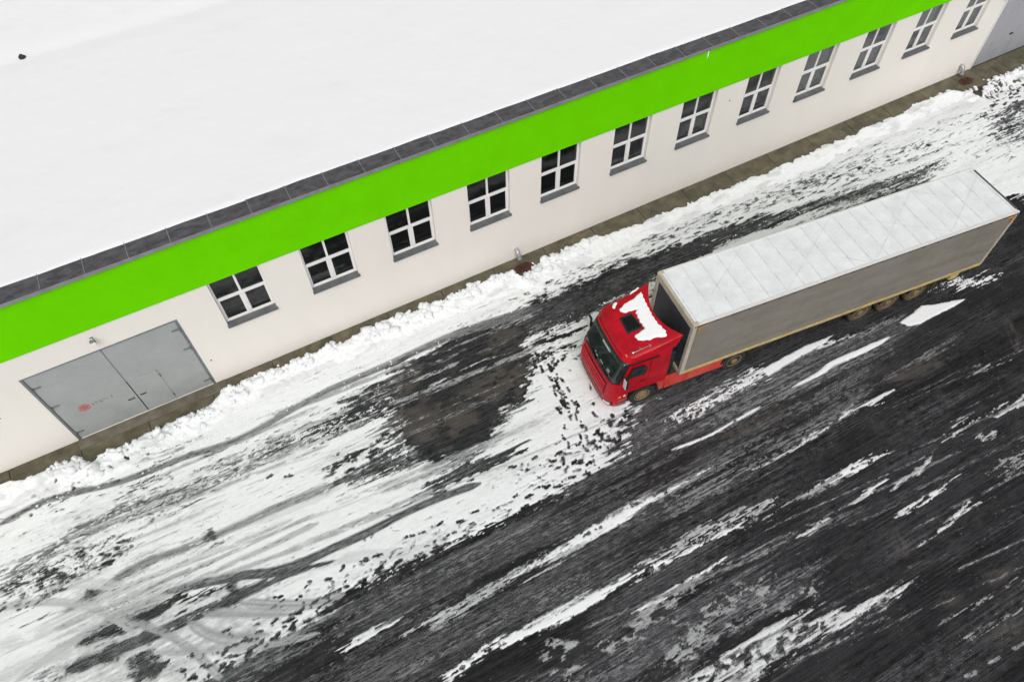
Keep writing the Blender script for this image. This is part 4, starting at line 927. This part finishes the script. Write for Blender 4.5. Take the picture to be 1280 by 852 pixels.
def wheel(parent, x, y, r=.51, wd=.30, side=-1, front=False, tyre=None, name='wheel'):
    """side -1: outer face towards -y"""
    root = empty(name, (x, y, r), parent=parent)
    s = side; w2 = wd
    t_ = MB(); t_.lathe_y(0, 0, 0, [(s * 0, r * .60), (s * .0, r * .66), (-s * .004, r * .72), (s * .012, r * .85), (s * .005, r * .93), (-s * .03, r * .985), (-s * .06, r), (-s * (w2 - .06), r), (-s * (w2 - .02), r * .97), (-s * w2, r * .85), (-s * w2, r * .6)], 40)
    t_.build('tyre', tyre or M_tyre, root, smooth=False)
    m = MB()
    if front: prof = [(s * .045, .05), (s * .045, r * .20), (s * .02, r * .24), (s * .015, r * .42), (-s * .02, r * .50), (s * .012, r * .56), (s * .014, r * .61), (-s * .1, r * .61), (-s * .1, .05)]
    else: prof = [(s * .03, .05), (s * .03, r * .24), (-s * .05, r * .27), (-s * .11, r * .30), (-s * .12, r * .45), (-s * .05, r * .53), (s * .012, r * .57), (s * .014, r * .61), (-s * .16, r * .61), (-s * .16, .05)]
    m.lathe_y(0, 0, 0, prof, 32)
    for k in range(10):
        a = k * math.pi / 5; m.lathe_y(.30 * r * math.cos(a), (.02 if front else -.115) * s, .30 * r * math.sin(a), [(0, .018), (s * .03, .018)], 6)
    m.build('rim', M_rim, root)
    return root

tr = empty('truck_tractor', (TX, TY, 0), TYAW)
tag(tr, 'bright red lorry tractor with snow on its cab roof, hitched to the grey trailer', 'truck')
YC, HW = 1.245, 1.245
XR = -.60
def xf(z): return float(np.interp(z, [.30, .45, .60, .95, 1.30, 1.80, 1.90, 2.90, 3.08], [-2.80, -2.89, -2.93, -2.95, -2.93, -2.86, -2.80, -2.46, -2.38]))
def hwz(z): return float(np.interp(z, [.3, .6, 1.0, 2.0, 3.08], [1.20, 1.24, 1.245, 1.245, 1.19]))
RC = .34; BOW = .07
def sf(v, z, off=0.0):
    """point of the cab's front surface, v in -1..1 across"""
    h_ = hwz(z); av = abs(v); x = xf(z) + BOW * v * v
    t_ = max(0, av * h_ - (h_ - RC)) / RC; t_ = min(t_, 1)
    x += RC * .9 * (1 - math.sqrt(max(0, 1 - t_ * t_)))
    return Vector((x, YC + v * h_, z))
def sfo(v, z, off):
    e_ = .01; a = sf(v, z); vp = sf(min(v + e_, 1), z); vm = sf(max(v - e_, -1), z); zp = sf(v, z + e_); zm = sf(v, z - e_)
    n = (vp - vm).cross(zp - zm); 
    if n.x > 0: n = -n
    if n.length < 1e-6: n = Vector((-1, 0, 0))
    return a + n.normalized() * off
VS = [math.copysign(((HW - RC) + RC * math.sin(abs(k) * math.pi / 16)) / HW, k) for k in range(-8, 0)] + list(np.linspace(-(HW - RC) / HW, (HW - RC) / HW, 9)) + [((HW - RC) + RC * math.sin(k * math.pi / 16)) / HW for k in range(1, 9)]
def ringpts(z, xr):
    h_ = hwz(z); xs_ = sf(-1, z).x; side = np.linspace(xr, xs_, 8)[:-1]
    return [(x, YC - h_, z) for x in side] + [tuple(sf(v, z)) for v in VS] + [(x, YC + h_, z) for x in side[::-1]]
def loft(zs_, xr, capb=True, capt=True):
    mb = MB(); R_ = [ringpts(z, xr) for z in zs_]; n = len(R_[0]); P = [p for r in R_ for p in r]; F = []
    for i in range(len(zs_) - 1):
        for k in range(n): F.append((i * n + k, i * n + (k + 1) % n, (i + 1) * n + (k + 1) % n, (i + 1) * n + k))
    if capb: F.append(tuple(range(n)))
    if capt: F.append(tuple((len(zs_) - 1) * n + k for k in range(n)))
    return mb.add(P, F)
mb = loft([1.08, 1.3, 1.55, 1.8, 1.9, 2.1, 2.4, 2.7, 2.9, 3.0, 3.08], XR); cab = mb.build('cab_body', M_red, tr, smooth=False, bevel=.02)
mb = loft([.32, .45, .6, .8, .95, 1.075], -2.08); mb.build('bumper', M_red, tr, bevel=.02)
def patch(v0, v1, z0, z1, off, th=.02, nv=24, nz=5, rz=0):
    mb = MB(); P = []; Q = []
    vs_ = np.linspace(v0, v1, nv)
    for z in np.linspace(z0, z1, nz):
        for v in vs_: P.append(sfo(v, z, off)); Q.append(sfo(v, z, off - th))
    mb.grid(P, nz, nv); mb.grid(Q, nz, nv, flip=True)
    n = nv * nz
    def q(a, b_): mb.f.append((a, b_, b_ + n, a + n))
    for i in range(nv - 1): q(i, i + 1); q((nz - 1) * nv + i + 1, (nz - 1) * nv + i)
    for j in range(nz - 1): q((j + 1) * nv, j * nv); q(j * nv + nv - 1, (j + 1) * nv + nv - 1)
    return mb
patch(-.985, .985, 1.86, 2.93, .010, nv=40, nz=8).build('windscreen_surround', M_blk, tr, smooth=True)
patch(-.93, .93, 1.93, 2.86, .018, nv=40, nz=8).build('windscreen', M_screen, tr, smooth=True)
patch(-.72, .80, 2.96, 3.04, .04, th=.05, nv=30, nz=3).build('visor', M_red, tr)
patch(-.30, .16, 2.70, 2.78, .026, th=.006, nv=8, nz=2).build('pale_strip', mat('light grey strip', (.38, .40, .40), .4, var=.3, scale=9), tr)  # thin pale bar near the top of the windscreen
for v0, v1, z0, z1 in ((-.28, -.12, 2.06, 2.13), (.02, .12, 2.04, 2.10), (.16, .22, 2.08, 2.14), (-.62, -.50, 2.08, 2.2)):
    patch(v0, v1, z0, z1, .0215, th=.003, nv=5, nz=2).build('dashboard_paper', mat('paper', (.22, .26, .22), .6, var=.5, scale=20), tr)
for v0, v1 in ((-.62, -.08), (.02, .60)):
    a = sfo(v0, 1.90, .03); b_ = sfo(v1, 2.02, .04); mb = MB(); mb.bar(a, b_, .02, .025); mb.build('wiper', M_blk, tr)
# grille
patch(-.74, .74, 1.10, 1.72, .012, th=.02).build('grille_recess', M_blk, tr)
for k in range(4): patch(-.72, .72, 1.14 + k * .150, 1.215 + k * .150, .050, th=.035).build('grille_slat', M_redslat, tr)
patch(-.66, .66, .50, .62, .010, th=.02).build('lower_intake', M_blk, tr)
patch(-.66, .66, .78, .92, .010, th=.02).build('mid_intake', M_blk, tr)
for s in (-1, 1):
    v0, v1 = sorted((s * .74, s * .985))
    patch(v0, v1, .55, .78, .008, th=.02, nv=10).build('headlight_bezel', M_blk, tr)
    v0, v1 = sorted((s * .77, s * .95)); patch(v0, v1, .60, .74, .016, th=.02, nv=10).build('headlight', M_lampw, tr)
    v0, v1 = sorted((s * .97, s * .999)); 
# side pieces
for s in (-1, 1):
    ys = YC + s * 1.245
    def yb(a, b_): return (min(a, b_), max(a, b_))
    y0, y1 = yb(ys + s * .004, ys + s * .02)
    mb = MB(); mb.prism([(-2.30, 2.08), (-1.62, 2.05), (-1.52, 2.16), (-1.50, 2.42), (-1.62, 2.62), (-2.12, 2.68)], 'y', y0, y1); mb.build('side_window_surround', M_blk, tr)
    y0, y1 = yb(ys + s * .012, ys + s * .026)
    mb = MB(); mb.prism([(-2.22, 2.13), (-1.66, 2.10), (-1.57, 2.19), (-1.55, 2.40), (-1.65, 2.56), (-2.08, 2.62)], 'y', y0, y1); mb.build('side_window', M_screen, tr)
    # door shut lines, handle, seam under the roof
    mb = MB(); mb.box(-2.42, -1.38, *yb(ys - s * .01, ys + s * .0035), 1.125, 1.14); mb.box(-1.39, -1.375, *yb(ys - s * .01, ys + s * .0035), 1.14, 2.80); mb.box(-2.20, -1.1, *yb(ys - s * .04, ys + s * .006), 2.86, 2.90)
    mb.build('shut_line', M_blk, tr)
    mb = MB(); mb.box(-1.72, -1.48, *yb(ys + s * .004, ys + s * .03), 1.62, 1.67); mb.build('door_handle', M_blk, tr, bevel=.008)
    # rear quarter under the cab and arch
    n = 14; arc = [(-1.45 + .64 * math.cos(math.pi * k / n), .52 + .62 * math.sin(math.pi * k / n)) for k in range(n + 1)]
    pol = [(-.60, .45), (-.60, 1.075), (-2.078, 1.075)] + [(p[0], min(p[1], 1.074)) for p in arc[::-1] if p[1] > .55]
    arc_i = [(-1.45 + .60 * math.cos(math.pi * k / n), .52 + .60 * math.sin(math.pi * k / n)) for k in range(n + 1)]
    mb = MB(); P = []
    for k in range(n + 1):
        P += [(arc[k][0], min(arc[k][1], 1.13)), (arc_i[k][0], min(arc_i[k][1], 1.10))]
    yo, yi = ys + s * .03, ys - s * .38
    PP = [(p[0], yo, p[1]) for p in P] + [(p[0], yi, p[1]) for p in P]; m2 = len(P); F = []
    for k in range(n):
        a = 2 * k; F += [(a, a + 1, a + 3, a + 2), (a + m2, a + 2 + m2, a + 3 + m2, a + 1 + m2), (a, a + 2, a + 2 + m2, a + m2), (a + 1, a + 1 + m2, a + 3 + m2, a + 3)]
    mb.add(PP, F); mb.build('wheel_arch', M_blk, tr)
    mb = MB(); mb.prism([(-.84, .50), (-.60, .50), (-.60, 1.076), (-.95, 1.076), (-.86, .85)], 'y', *yb(ys - s * .35, ys)); mb.build('rear_fender', M_reddirt, tr)
    M_stp = mat('grey step', (.16, .14, .14), .6, var=.2)
    for za, zb in ((.40, .50), (.70, .76)): mb = MB(); mb.box(-2.45, -2.10, *yb(ys - s * .1, ys + s * .012), za, zb); mb.build('step', M_stp, tr)
    mb = MB(); mb.box(-2.48, -2.36, *yb(ys - s * .03, ys + s * .018), .93, 1.02); mb.build('side_marker', M_lampo, tr, bevel=.008)
    mb = MB(); mb.box(-2.28, -2.17, *yb(ys - s * .03, ys + s * .018), .95, 1.02); mb.build('clear_marker', M_lampw, tr, bevel=.008)
    # mirrors
    mr = empty('mirror', (-2.42, ys, 2.2), parent=tr)
    
    for sg in (1, -1): mb = MB(); mb.bar((0, 0, sg * .24), (0, s * .2, sg * .20), .03, .03); mb.build('arm', M_blk, mr)
    mb = MB(); mb.box(-.02, .08, *yb(s * .10, s * .30), -.30, .24); mb.build('housing', M_blk, mr, bevel=.03)
    mb = MB(); mb.box(-.045, -.018, *yb(s * .11, s * .29), -.26, .22); mb.build('cover', M_mirror, mr, bevel=.02)
    # side skirt between the axles
    y0 = ys - s * .02; y1 = ys - s * .12
    mb = MB(); P = [(-.52, y1, 1.02), (2.28, y1, 1.02), (2.02, y0, .42), (-.52, y0, .42)]
    Q = [(p[0], p[1] - s * .05, p[2]) for p in P]; mb.add(P + Q, [(0, 1, 2, 3), (7, 6, 5, 4), (0, 4, 5, 1), (1, 5, 6, 2), (2, 6, 7, 3), (3, 7, 4, 0)])
    mb.build('side_skirt', M_reddirt, tr, bevel=.01)
    mb = MB(); mb.box(-.5, 1.9, *yb(ys - s * .20, ys - s * .8), .45, .98); mb.build('fuel_tank', M_frame, tr, bevel=.06)
    # wheels
    wheel(tr, -1.45, ys - s * .02, .515, .31, s, front=True)
    wheel(tr, 2.42, ys - s * .03, .515, .62, s)
    n = 12; P = []
    for k in range(n + 1):
        a = math.pi * (.05 + .9 * k / n)
        for yy2 in (ys, ys - s * .62): P.append((2.42 + .60 * math.cos(a), yy2, .515 + .60 * math.sin(a)))
    mb = MB(); mb.grid(P, n + 1, 2); g = mb.build('mudguard', M_blk, tr); so = g.modifiers.new('t', 'SOLIDIFY'); so.thickness = .015
mb = MB(); mb.box(-2.4, 3.6, .80, .92, .62, .88); mb.box(-2.4, 3.6, 1.57, 1.69, .62, .88); mb.box(-1.6, -1.3, .35, 2.15, .42, .58); mb.box(2.3, 2.55, .35, 2.15, .42, .6); mb.box(-2.3, -.8, .95, 1.54, .5, 1.06)
mb.build('chassis', M_frame, tr)
mb = MB(); mb.box(-.585, -.2, .25, .9, .9, 2.3); mb.box(-.58, -.3, 1.0, 2.2, .9, 1.6); mb.build('air_intake', M_blk, tr, bevel=.05)
mb = MB(); mb.box(1.2, 2.3, .75, 1.74, .885, 1.02); mb.build('fifth_wheel', M_frame, tr)
mb = MB(); mb.box(-.05 + .0, 1.0, .93, 1.56, .885, .91); mb.build('catwalk', mat('tread plate', (.22, .22, .21), .5, metal=.5, var=.3, scale=12), tr)

# roof with its air deflector
def rise(x): return float(np.interp(x, [-2.38, -2.32, -2.15, -1.9, -1.4, -.9, -.34], [.02, .09, .17, .235, .33, .46, .64]))
def rz(x, v):
    e_ = (1 - min(abs(v), 1) ** 7) ** .5
    xr_ = min(1, max(0, (x + 2.4) / 1.7)); side = .30 + .62 * xr_
    return 3.075 + rise(x) * (side + (1 - side) * e_)
def xend(v): return -.34 - .42 * (1 - v * v)
mb = MB(); NU, NV = 44, 41; P = []
vs_ = np.sin(np.linspace(-math.pi / 2, math.pi / 2, NV))
for i in range(NU):
    u = i / (NU - 1)
    for v in vs_:
        xs_ = sf(v, 3.08).x + .005; x = xs_ + (xend(v) - xs_) * u
        P.append((x, YC + v * (HW - .06 + .03 * u), rz(x, v) if 0 < i else 3.07))
mb.grid(P, NU, NV)
base = len(mb.v)
# side and rear skirts down to the cab
border = [i * NV for i in range(NU)] + [(NU - 1) * NV + j for j in range(NV)] + [i * NV + NV - 1 for i in range(NU)][::-1]
for k in border:
    p = mb.v[k]; xx = min(p[0], -.62 + .26 * max(0, (p[2] - 3.3))) if p[0] > -.62 else p[0]
    mb.v.append((xx, p[1], 3.07))
for k in range(len(border) - 1): mb.f.append((border[k], border[k + 1], base + k + 1, base + k))
mb.build('roof_deflector', M_red, tr, smooth=True)
# snow lying on the roof
def proof(px, py):
    z = 3.4
    for _ in range(6):
        x, y = tl(px, py, z); z = rz(x, (y - YC) / (HW - .04))
    return x, y
def snow_patch(pp, name='snow_patch', th=.05):
    pl = [proof(720 + a / 4.73, 340 + b_ / 4.73) for a, b_ in pp]; xs_ = [p[0] for p in pl]; ys_ = [p[1] for p in pl]
    st = .013; nx1 = int((max(xs_) - min(xs_)) / st) + 2; ny1 = int((max(ys_) - min(ys_)) / st) + 2
    mb = MB(); ids = {}
    def inside(i, j):
        x = min(xs_) + i * st; y = min(ys_) + j * st
        return inpoly(pl, x + .012 * math.sin(y * 31 + x * 13), y + .012 * math.sin(x * 27))
    ok = {(i, j) for i in range(nx1) for j in range(ny1) if inside(i, j)}
    def vert(i, j):
        if (i, j) not in ids:
            x = min(xs_) + i * st; y = min(ys_) + j * st; nb = sum(((i + a, j + c) in ok) for a in (-1, 0) for c in (-1, 0))
            nb2_ = sum(((i + a, j + c) in ok) for a in (-4, -2, -1, 0, 1, 3) for c in (-4, -2, -1, 0, 1, 3)) * 16 / 36
            z = rz(x, max(-1, min(1, (y - YC) / (HW - .04)))) + (th * min(1, nb2_ / 16) if nb == 4 else -.005)
            ids[(i, j)] = len(mb.v); mb.v.append((x, y, z))
        return ids[(i, j)]
    for (i, j) in ok: mb.f.append((vert(i, j), vert(i + 1, j), vert(i + 1, j + 1), vert(i, j + 1)))
    mb.build(name, M_patch, tr, smooth=True, fix=False)
snow_patch([(387, 118), (400, 155), (425, 205), (450, 255), (480, 300), (512, 330), (532, 352), (536, 378), (505, 390), (480, 384), (462, 392), (435, 402), (400, 405), (365, 405), (347, 385), (352, 372), (385, 352), (404, 335), (400, 322), (378, 298), (362, 262), (352, 240), (362, 226), (340, 226), (300, 240), (275, 242), (260, 236), (258, 220), (272, 203), (300, 180), (325, 170), (348, 152), (362, 135)])
snow_patch([(315, 128), (340, 108), (365, 93), (376, 96), (352, 112), (330, 128), (316, 134)])
snow_patch([(213, 192), (228, 182), (244, 180), (240, 196), (228, 216), (216, 218)])
# hatch
hp = [proof(720 + a / 4.73, 340 + b_ / 4.73) for a, b_ in [(255, 272), (328, 243), (398, 330), (305, 368)]]
hz = sum(rz(p[0], (p[1] - YC) / HW) for p in hp) / 4
def quadslab(pts, z0, th, sc=1.0):
    cx = sum(p[0] for p in pts) / 4; cy = sum(p[1] for p in pts) / 4
    pl = [(cx + (p[0] - cx) * sc, cy + (p[1] - cy) * sc) for p in pts]; mb = MB()
    zz = [rz(p[0], (p[1] - YC) / HW) + z0 for p in pl]
    mb.add([(p[0], p[1], z) for p, z in zip(pl, zz)] + [(p[0], p[1], z + th) for p, z in zip(pl, zz)], [(0, 1, 2, 3), (4, 7, 6, 5), (0, 4, 5, 1), (1, 5, 6, 2), (2, 6, 7, 3), (3, 7, 4, 0)]); return mb
hroot = empty('roof_hatch', (0, 0, 0), parent=tr)
quadslab(hp, -.03, .06, 1.0).build('frame', M_blk, hroot, bevel=.02)
quadslab(hp, .03, .012, .74).build('pane', mat('tinted hatch', (.003, .004, .004), .12, var=.2), hroot)
# air horns and beacons' bars on the roof edges
for (a, b_) in (((160, 190), (247, 162)), ((330, 485), (436, 440))):
    p0 = proof(720 + a[0] / 4.73, 340 + a[1] / 4.73); p1 = proof(720 + b_[0] / 4.73, 340 + b_[1] / 4.73)
    z0 = rz(p0[0], (p0[1] - YC) / HW) + .06; z1 = rz(p1[0], (p1[1] - YC) / HW) + .06
    hr = empty('air_horn', (0, 0, 0), parent=tr)
    mb = MB(); mb.tube([(p0[0], p0[1], z0), (p0[0] + .08, p0[1] + (p1[1] - p0[1]) * .15, z0), (p1[0], p1[1], z1)], [.045, .018, .014], 12); mb.build('trumpet', M_chrome, hr, smooth=True)
    mb = MB(); xm, ym = (p0[0] + p1[0]) / 2, (p0[1] + p1[1]) / 2; mb.bar((xm, ym, (z0 + z1) / 2), (xm, ym + (.1 if ym < YC else -.1), (z0 + z1) / 2 - .04), .02, .03); mb.box(p1[0] - .03, p1[0] + .03, p1[1] - .04, p1[1] + .04, z1 - .06, z1 + .02); mb.build('bracket', M_chrome, hr)
for s in (-1,):
    for k in (0,):
        q_ = sf(s * (.8 - .25 * k), 3.08); mb = MB(); mb.box(q_.x + .04, q_.x + .12, q_.y - .05, q_.y + .05, 3.10, 3.19); mb.build('roof_marker', M_lampo, tr, bevel=.012)

# ------------------------------------------------------------------ the trailer
ts = empty('curtain_side_trailer', (TX, TY, 0), TYAW)
tag(ts, 'long grey curtain sided semi trailer with a whitened roof and muddy yellow rails', 'trailer')
TW = 2.55; TLn = 13.6; ZB, ZT = 1.12, 4.0
# roof tarpaulin sagging between its bows
nb_bow = 20; bx = [.18 + k * (TLn - .36) / (nb_bow - 1) for k in range(nb_bow)]
def roofz(x, y):
    k = (x - .18) / ((TLn - .36) / (nb_bow - 1)); f_ = k - math.floor(k); e_ = math.sin(math.pi * min(max(y / TW, 0), 1)) ** .5
    return 4.0 - .018 * math.sin(math.pi * f_) * e_ + .012 * e_
mb = MB(); P = []; xs_ = np.linspace(.03, TLn - .03, 240); ys_ = np.linspace(.06, TW - .06, 20)
for x in xs_:
    for y in ys_: P.append((x, y, roofz(x, y) + .006 * (float(vnoise(np.array(x * 2.3), np.array(y * 2.3), 4)) - .5)))
mb.grid(P, len(xs_), len(ys_), flip=True); mb.build('roof_tarpaulin', M_tarp, ts, smooth=True, fix=False)
mb = MB(); mb.box(.05, TLn - .05, .07, TW - .07, 3.90, 3.93); mb.build('roof_lining', M_seam, ts)
def strip(pts, wd, m, name, up=.008):
    mb = MB(); P = []
    for i, (x, y) in enumerate(pts):
        a = pts[max(i - 1, 0)]; c = pts[min(i + 1, len(pts) - 1)]; dx, dy = c[0] - a[0], c[1] - a[1]; l_ = math.hypot(dx, dy); nx2, ny2 = -dy / l_ * wd / 2, dx / l_ * wd / 2
        P += [(x + nx2, y + ny2, roofz(x, y) + up), (x - nx2, y - ny2, roofz(x, y) + up)]
    mb.grid(P, len(pts), 2); return mb.build(name, m, ts)
for x in bx: strip([(x + .004 * math.sin(k), y) for k, y in enumerate(np.linspace(.10, TW - .10, 10))], .028, M_seam, 'roof_bow')
cr = [tl(894, 350, 4.0)[0], tl(1012, 316, 4.0)[0], tl(1122, 284, 4.0)[0], tl(1209, 249, 4.0)[0]]
for c in cr:
    for s in (-1, 1):
        a0 = max(c - 1.6, .15); a1 = min(c + 1.6, TLn - .2)
        n = 24; pts = [(a0 + (a1 - a0) * k / n, 1.275 + s * 1.1 * ((a0 + (a1 - a0) * k / n) - c) / 1.6) for k in range(n + 1)]
        strip(pts, .014, M_seam, 'roof_strap', .011)
# cant rails, header, pillars
for s in (-1, 1):
    ys = YC + .03 + s * 1.275
    y0, y1 = (ys, ys + .09) if s < 0 else (ys - .09, ys)
    mb = MB(); mb.box(.02, TLn, y0, y1, 3.925, 4.018); mb.build('cant_rail', mat('white rail', (.70, .68, .66), .5, var=.06, scale=4), ts, bevel=.015)
    mb = MB(); mb.box(.02, TLn, ys - .004 if s > 0 else ys - .012, ys + .012 if s > 0 else ys + .004, 3.905, 3.926); mb.build('roller_track', mat('dark track', (.035, .018, .014), .7, var=.3), ts)
    for k in range(22):
        x = .9 + k * .6; mb = MB(); mb.box(x - .025, x + .025, min(ys + s * .0125, ys + s * .035), max(ys + s * .0125, ys + s * .035), 3.915, 3.945); 
        if k % 1 == 0: mb.build('roller', M_rust, ts)
    # curtain, a little wavy
    P = []; xs2 = np.linspace(.16, TLn - .10, 150); zs2 = np.linspace(1.16, 3.90, 14)
    for x in xs2:
        for z in zs2:
            wv = .010 * math.sin(x * 2 * math.pi / .62) * math.sin(math.pi * (z - 1.16) / 2.74) + .014 * (float(vnoise(np.array(x * 1.3), np.array(z * 1.5 + s * 4), 6)) - .5)
            P.append((x, ys + s * (-.02 + wv), z))
    mb = MB(); mb.grid(P, len(xs2), len(zs2)); mb.build('curtain', M_curt, ts, smooth=True)
    y0, y1 = (ys - .005, ys + .08) if s < 0 else (ys - .08, ys + .005)
    mb = MB(); mb.box(.10, TLn - .02, y0, y1, 1.02, 1.155); mb.build('side_rail', M_yel, ts, bevel=.01)
    for k in range(22):
        x = .5 + k * .6; mb = MB(); mb.box(x - .015, x + .015, min(ys + s * .006, ys + s * .014), max(ys + s * .006, ys + s * .014), 1.09, 1.30); 
    for x in (2.05, 4.6, 7.0, 12.3):
        mb = MB(); mb.box(x - .05, x + .05, min(ys + s * .006, ys + s * .02), max(ys + s * .006, ys + s * .02), 1.06, 1.10); mb.build('side_marker', M_lampo, ts, bevel=.004)
    # corner pillars
    y0, y1 = (ys - .003, ys + .16) if s < 0 else (ys - .16, ys + .003)
    mb = MB(); mb.box(-.012, .15, y0, y1, 1.03, 3.90); mb.build('front_pillar', M_beige, ts, bevel=.02)
    mb = MB(); mb.box(-.016, .20, y0 - .002, y1 + .002, 3.902, 4.03); mb.build('corner_casting', M_beige, ts, bevel=.03)
    mb = MB(); mb.box(TLn - .10, TLn + .01, y0, y1, 1.03, 3.99); mb.build('rear_pillar', M_beige, ts, bevel=.01)
    # orange straps at the curtain's top corners
    mb = MB(); yo = ys + s * .012
    for pts in ([(.22, 3.87), (.55, 3.87), (.55, 3.84), (.22, 3.82)], [(.20, 3.86), (.26, 3.86), (.24, 3.55), (.20, 3.55)], [(TLn - .55, 3.88), (TLn - .12, 3.88), (TLn - .12, 3.74), (TLn - .30, 3.80)], [(TLn - .20, 3.86), (TLn - .13, 3.86), (TLn - .13, 3.45), (TLn - .17, 3.45)]):
        mb.prism(pts, 'y', min(yo, yo + s * .012), max(yo, yo + s * .012))
    mb.build('corner_strap', M_orange, ts)
    # wheels: three axles
    for x in (8.15, 9.46, 10.80): wheel(ts, x, ys - s * .10, .515, .38, s, tyre=M_tyre2)
    n = 10
    for x in (8.15, 9.46, 10.80):
        P = []
        for k in range(n + 1):
            a = math.pi * (.12 + .76 * k / n)
            for yy2 in (ys - s * .03, ys - s * .42): P.append((x + .60 * math.cos(a), yy2, .50 + .57 * math.sin(a)))
        mb = MB(); mb.grid(P, n + 1, 2); g = mb.build('mudguard', M_blk, ts); so = g.modifiers.new('t', 'SOLIDIFY'); so.thickness = .012
    mb = MB(); mb.box(11.55, 11.58, min(ys - s * .04, ys - s * .45), max(ys - s * .04, ys - s * .45), .28, 1.0); mb.build('mud_flap', M_tyre2, ts)
    mb = MB(); mb.box(12.35, 12.75, min(ys - s * .06, ys - s * .5), max(ys - s * .06, ys - s * .5), .55, .92); mb.build('tool_box', M_yel, ts, bevel=.03)
    mb = MB(); mb.box(3.15, 3.30, min(ys - s * .35, ys - s * .5), max(ys - s * .35, ys - s * .5), .30, 1.02); mb.box(3.05, 3.40, min(ys - s * .3, ys - s * .55), max(ys - s * .3, ys - s * .55), .24, .30); mb.build('landing_leg', M_frame, ts)
    lt = MB(); lt.box(TLn + .012, TLn + .05, YC + .03 + s * .95 - .18, YC + .03 + s * .95 + .18, .80, .95); lt.build('tail_light', mat('red lens', (.4, .01, .01), .3, var=.2), ts, bevel=.01)
mb = MB(); mb.box(-.014, .10, .165, TW - .165, 3.70, 4.015); mb.build('front_header', M_beige, ts, bevel=.02)
mb = MB(); mb.box(.04, .09, .162, TW - .162, 1.05, 3.698); mb.build('bulkhead', M_bulk, ts)
mb = MB(); mb.box(-.02, .03, .162, TW - .162, 1.0, 1.16); mb.build('front_sill', M_beige, ts)
mb = MB()
mb.box(TLn - .03, TLn, .165, 1.27, 1.16, 3.90); mb.build('rear_door', M_beige, ts, bevel=.008)
mb = MB(); mb.box(TLn - .03, TLn, 1.28, TW - .165, 1.16, 3.90); mb.build('rear_door', M_beige, ts, bevel=.008)
mb = MB(); mb.box(TLn - .06, TLn + .02, .165, TW - .165, 3.905, 4.02); mb.box(TLn - .06, TLn + .01, .165, TW - .165, 1.02, 1.155); mb.build('rear_frame', mat('dark rear frame', (.10, .095, .085), .6, var=.3), ts, bevel=.008)
for y in (.05, TW - .05):
    for z in (1.5, 2.1, 2.75, 3.4):
        mb = MB(); mb.box(TLn - .02, TLn + .05, y - .045, y + .045, z - .05, z + .05); mb.build('door_hinge', M_orange, ts, bevel=.008)
for y in (.75, 1.15, 1.4, 1.8):
    mb = MB(); mb.tube([(TLn + .03, y, 1.1), (TLn + .03, y, 3.95)], .014, 8); mb.build('lock_rod', M_chrome, ts)
mb = MB(); mb.box(.3, TLn - .05, .09, TW - .09, 1.03, 1.10); mb.box(.3, 13.4, .72, .84, .72, 1.03); mb.box(.3, 13.4, 1.70, 1.82, .72, 1.03)
for x in (8.15, 9.46, 10.80): mb.box(x - .06, x + .06, .3, TW - .3, .45, .57)
for x in np.arange(1, 13.3, 1.0): mb.box(x - .03, x + .03, .10, TW - .10, .95, 1.028)
mb.build('chassis', M_frame, ts)
mb = MB(); mb.box(13.45, 13.58, .15, TW - .15, .50, .62); mb.box(13.4, 13.5, .7, .8, .6, .75); mb.box(13.4, 13.5, 1.75, 1.85, .6, .75); mb.build('rear_bumper', M_frame, ts, bevel=.01)
mb = MB(); mb.box(TLn + .051, TLn + .054, .95, 1.5, .6, .72);
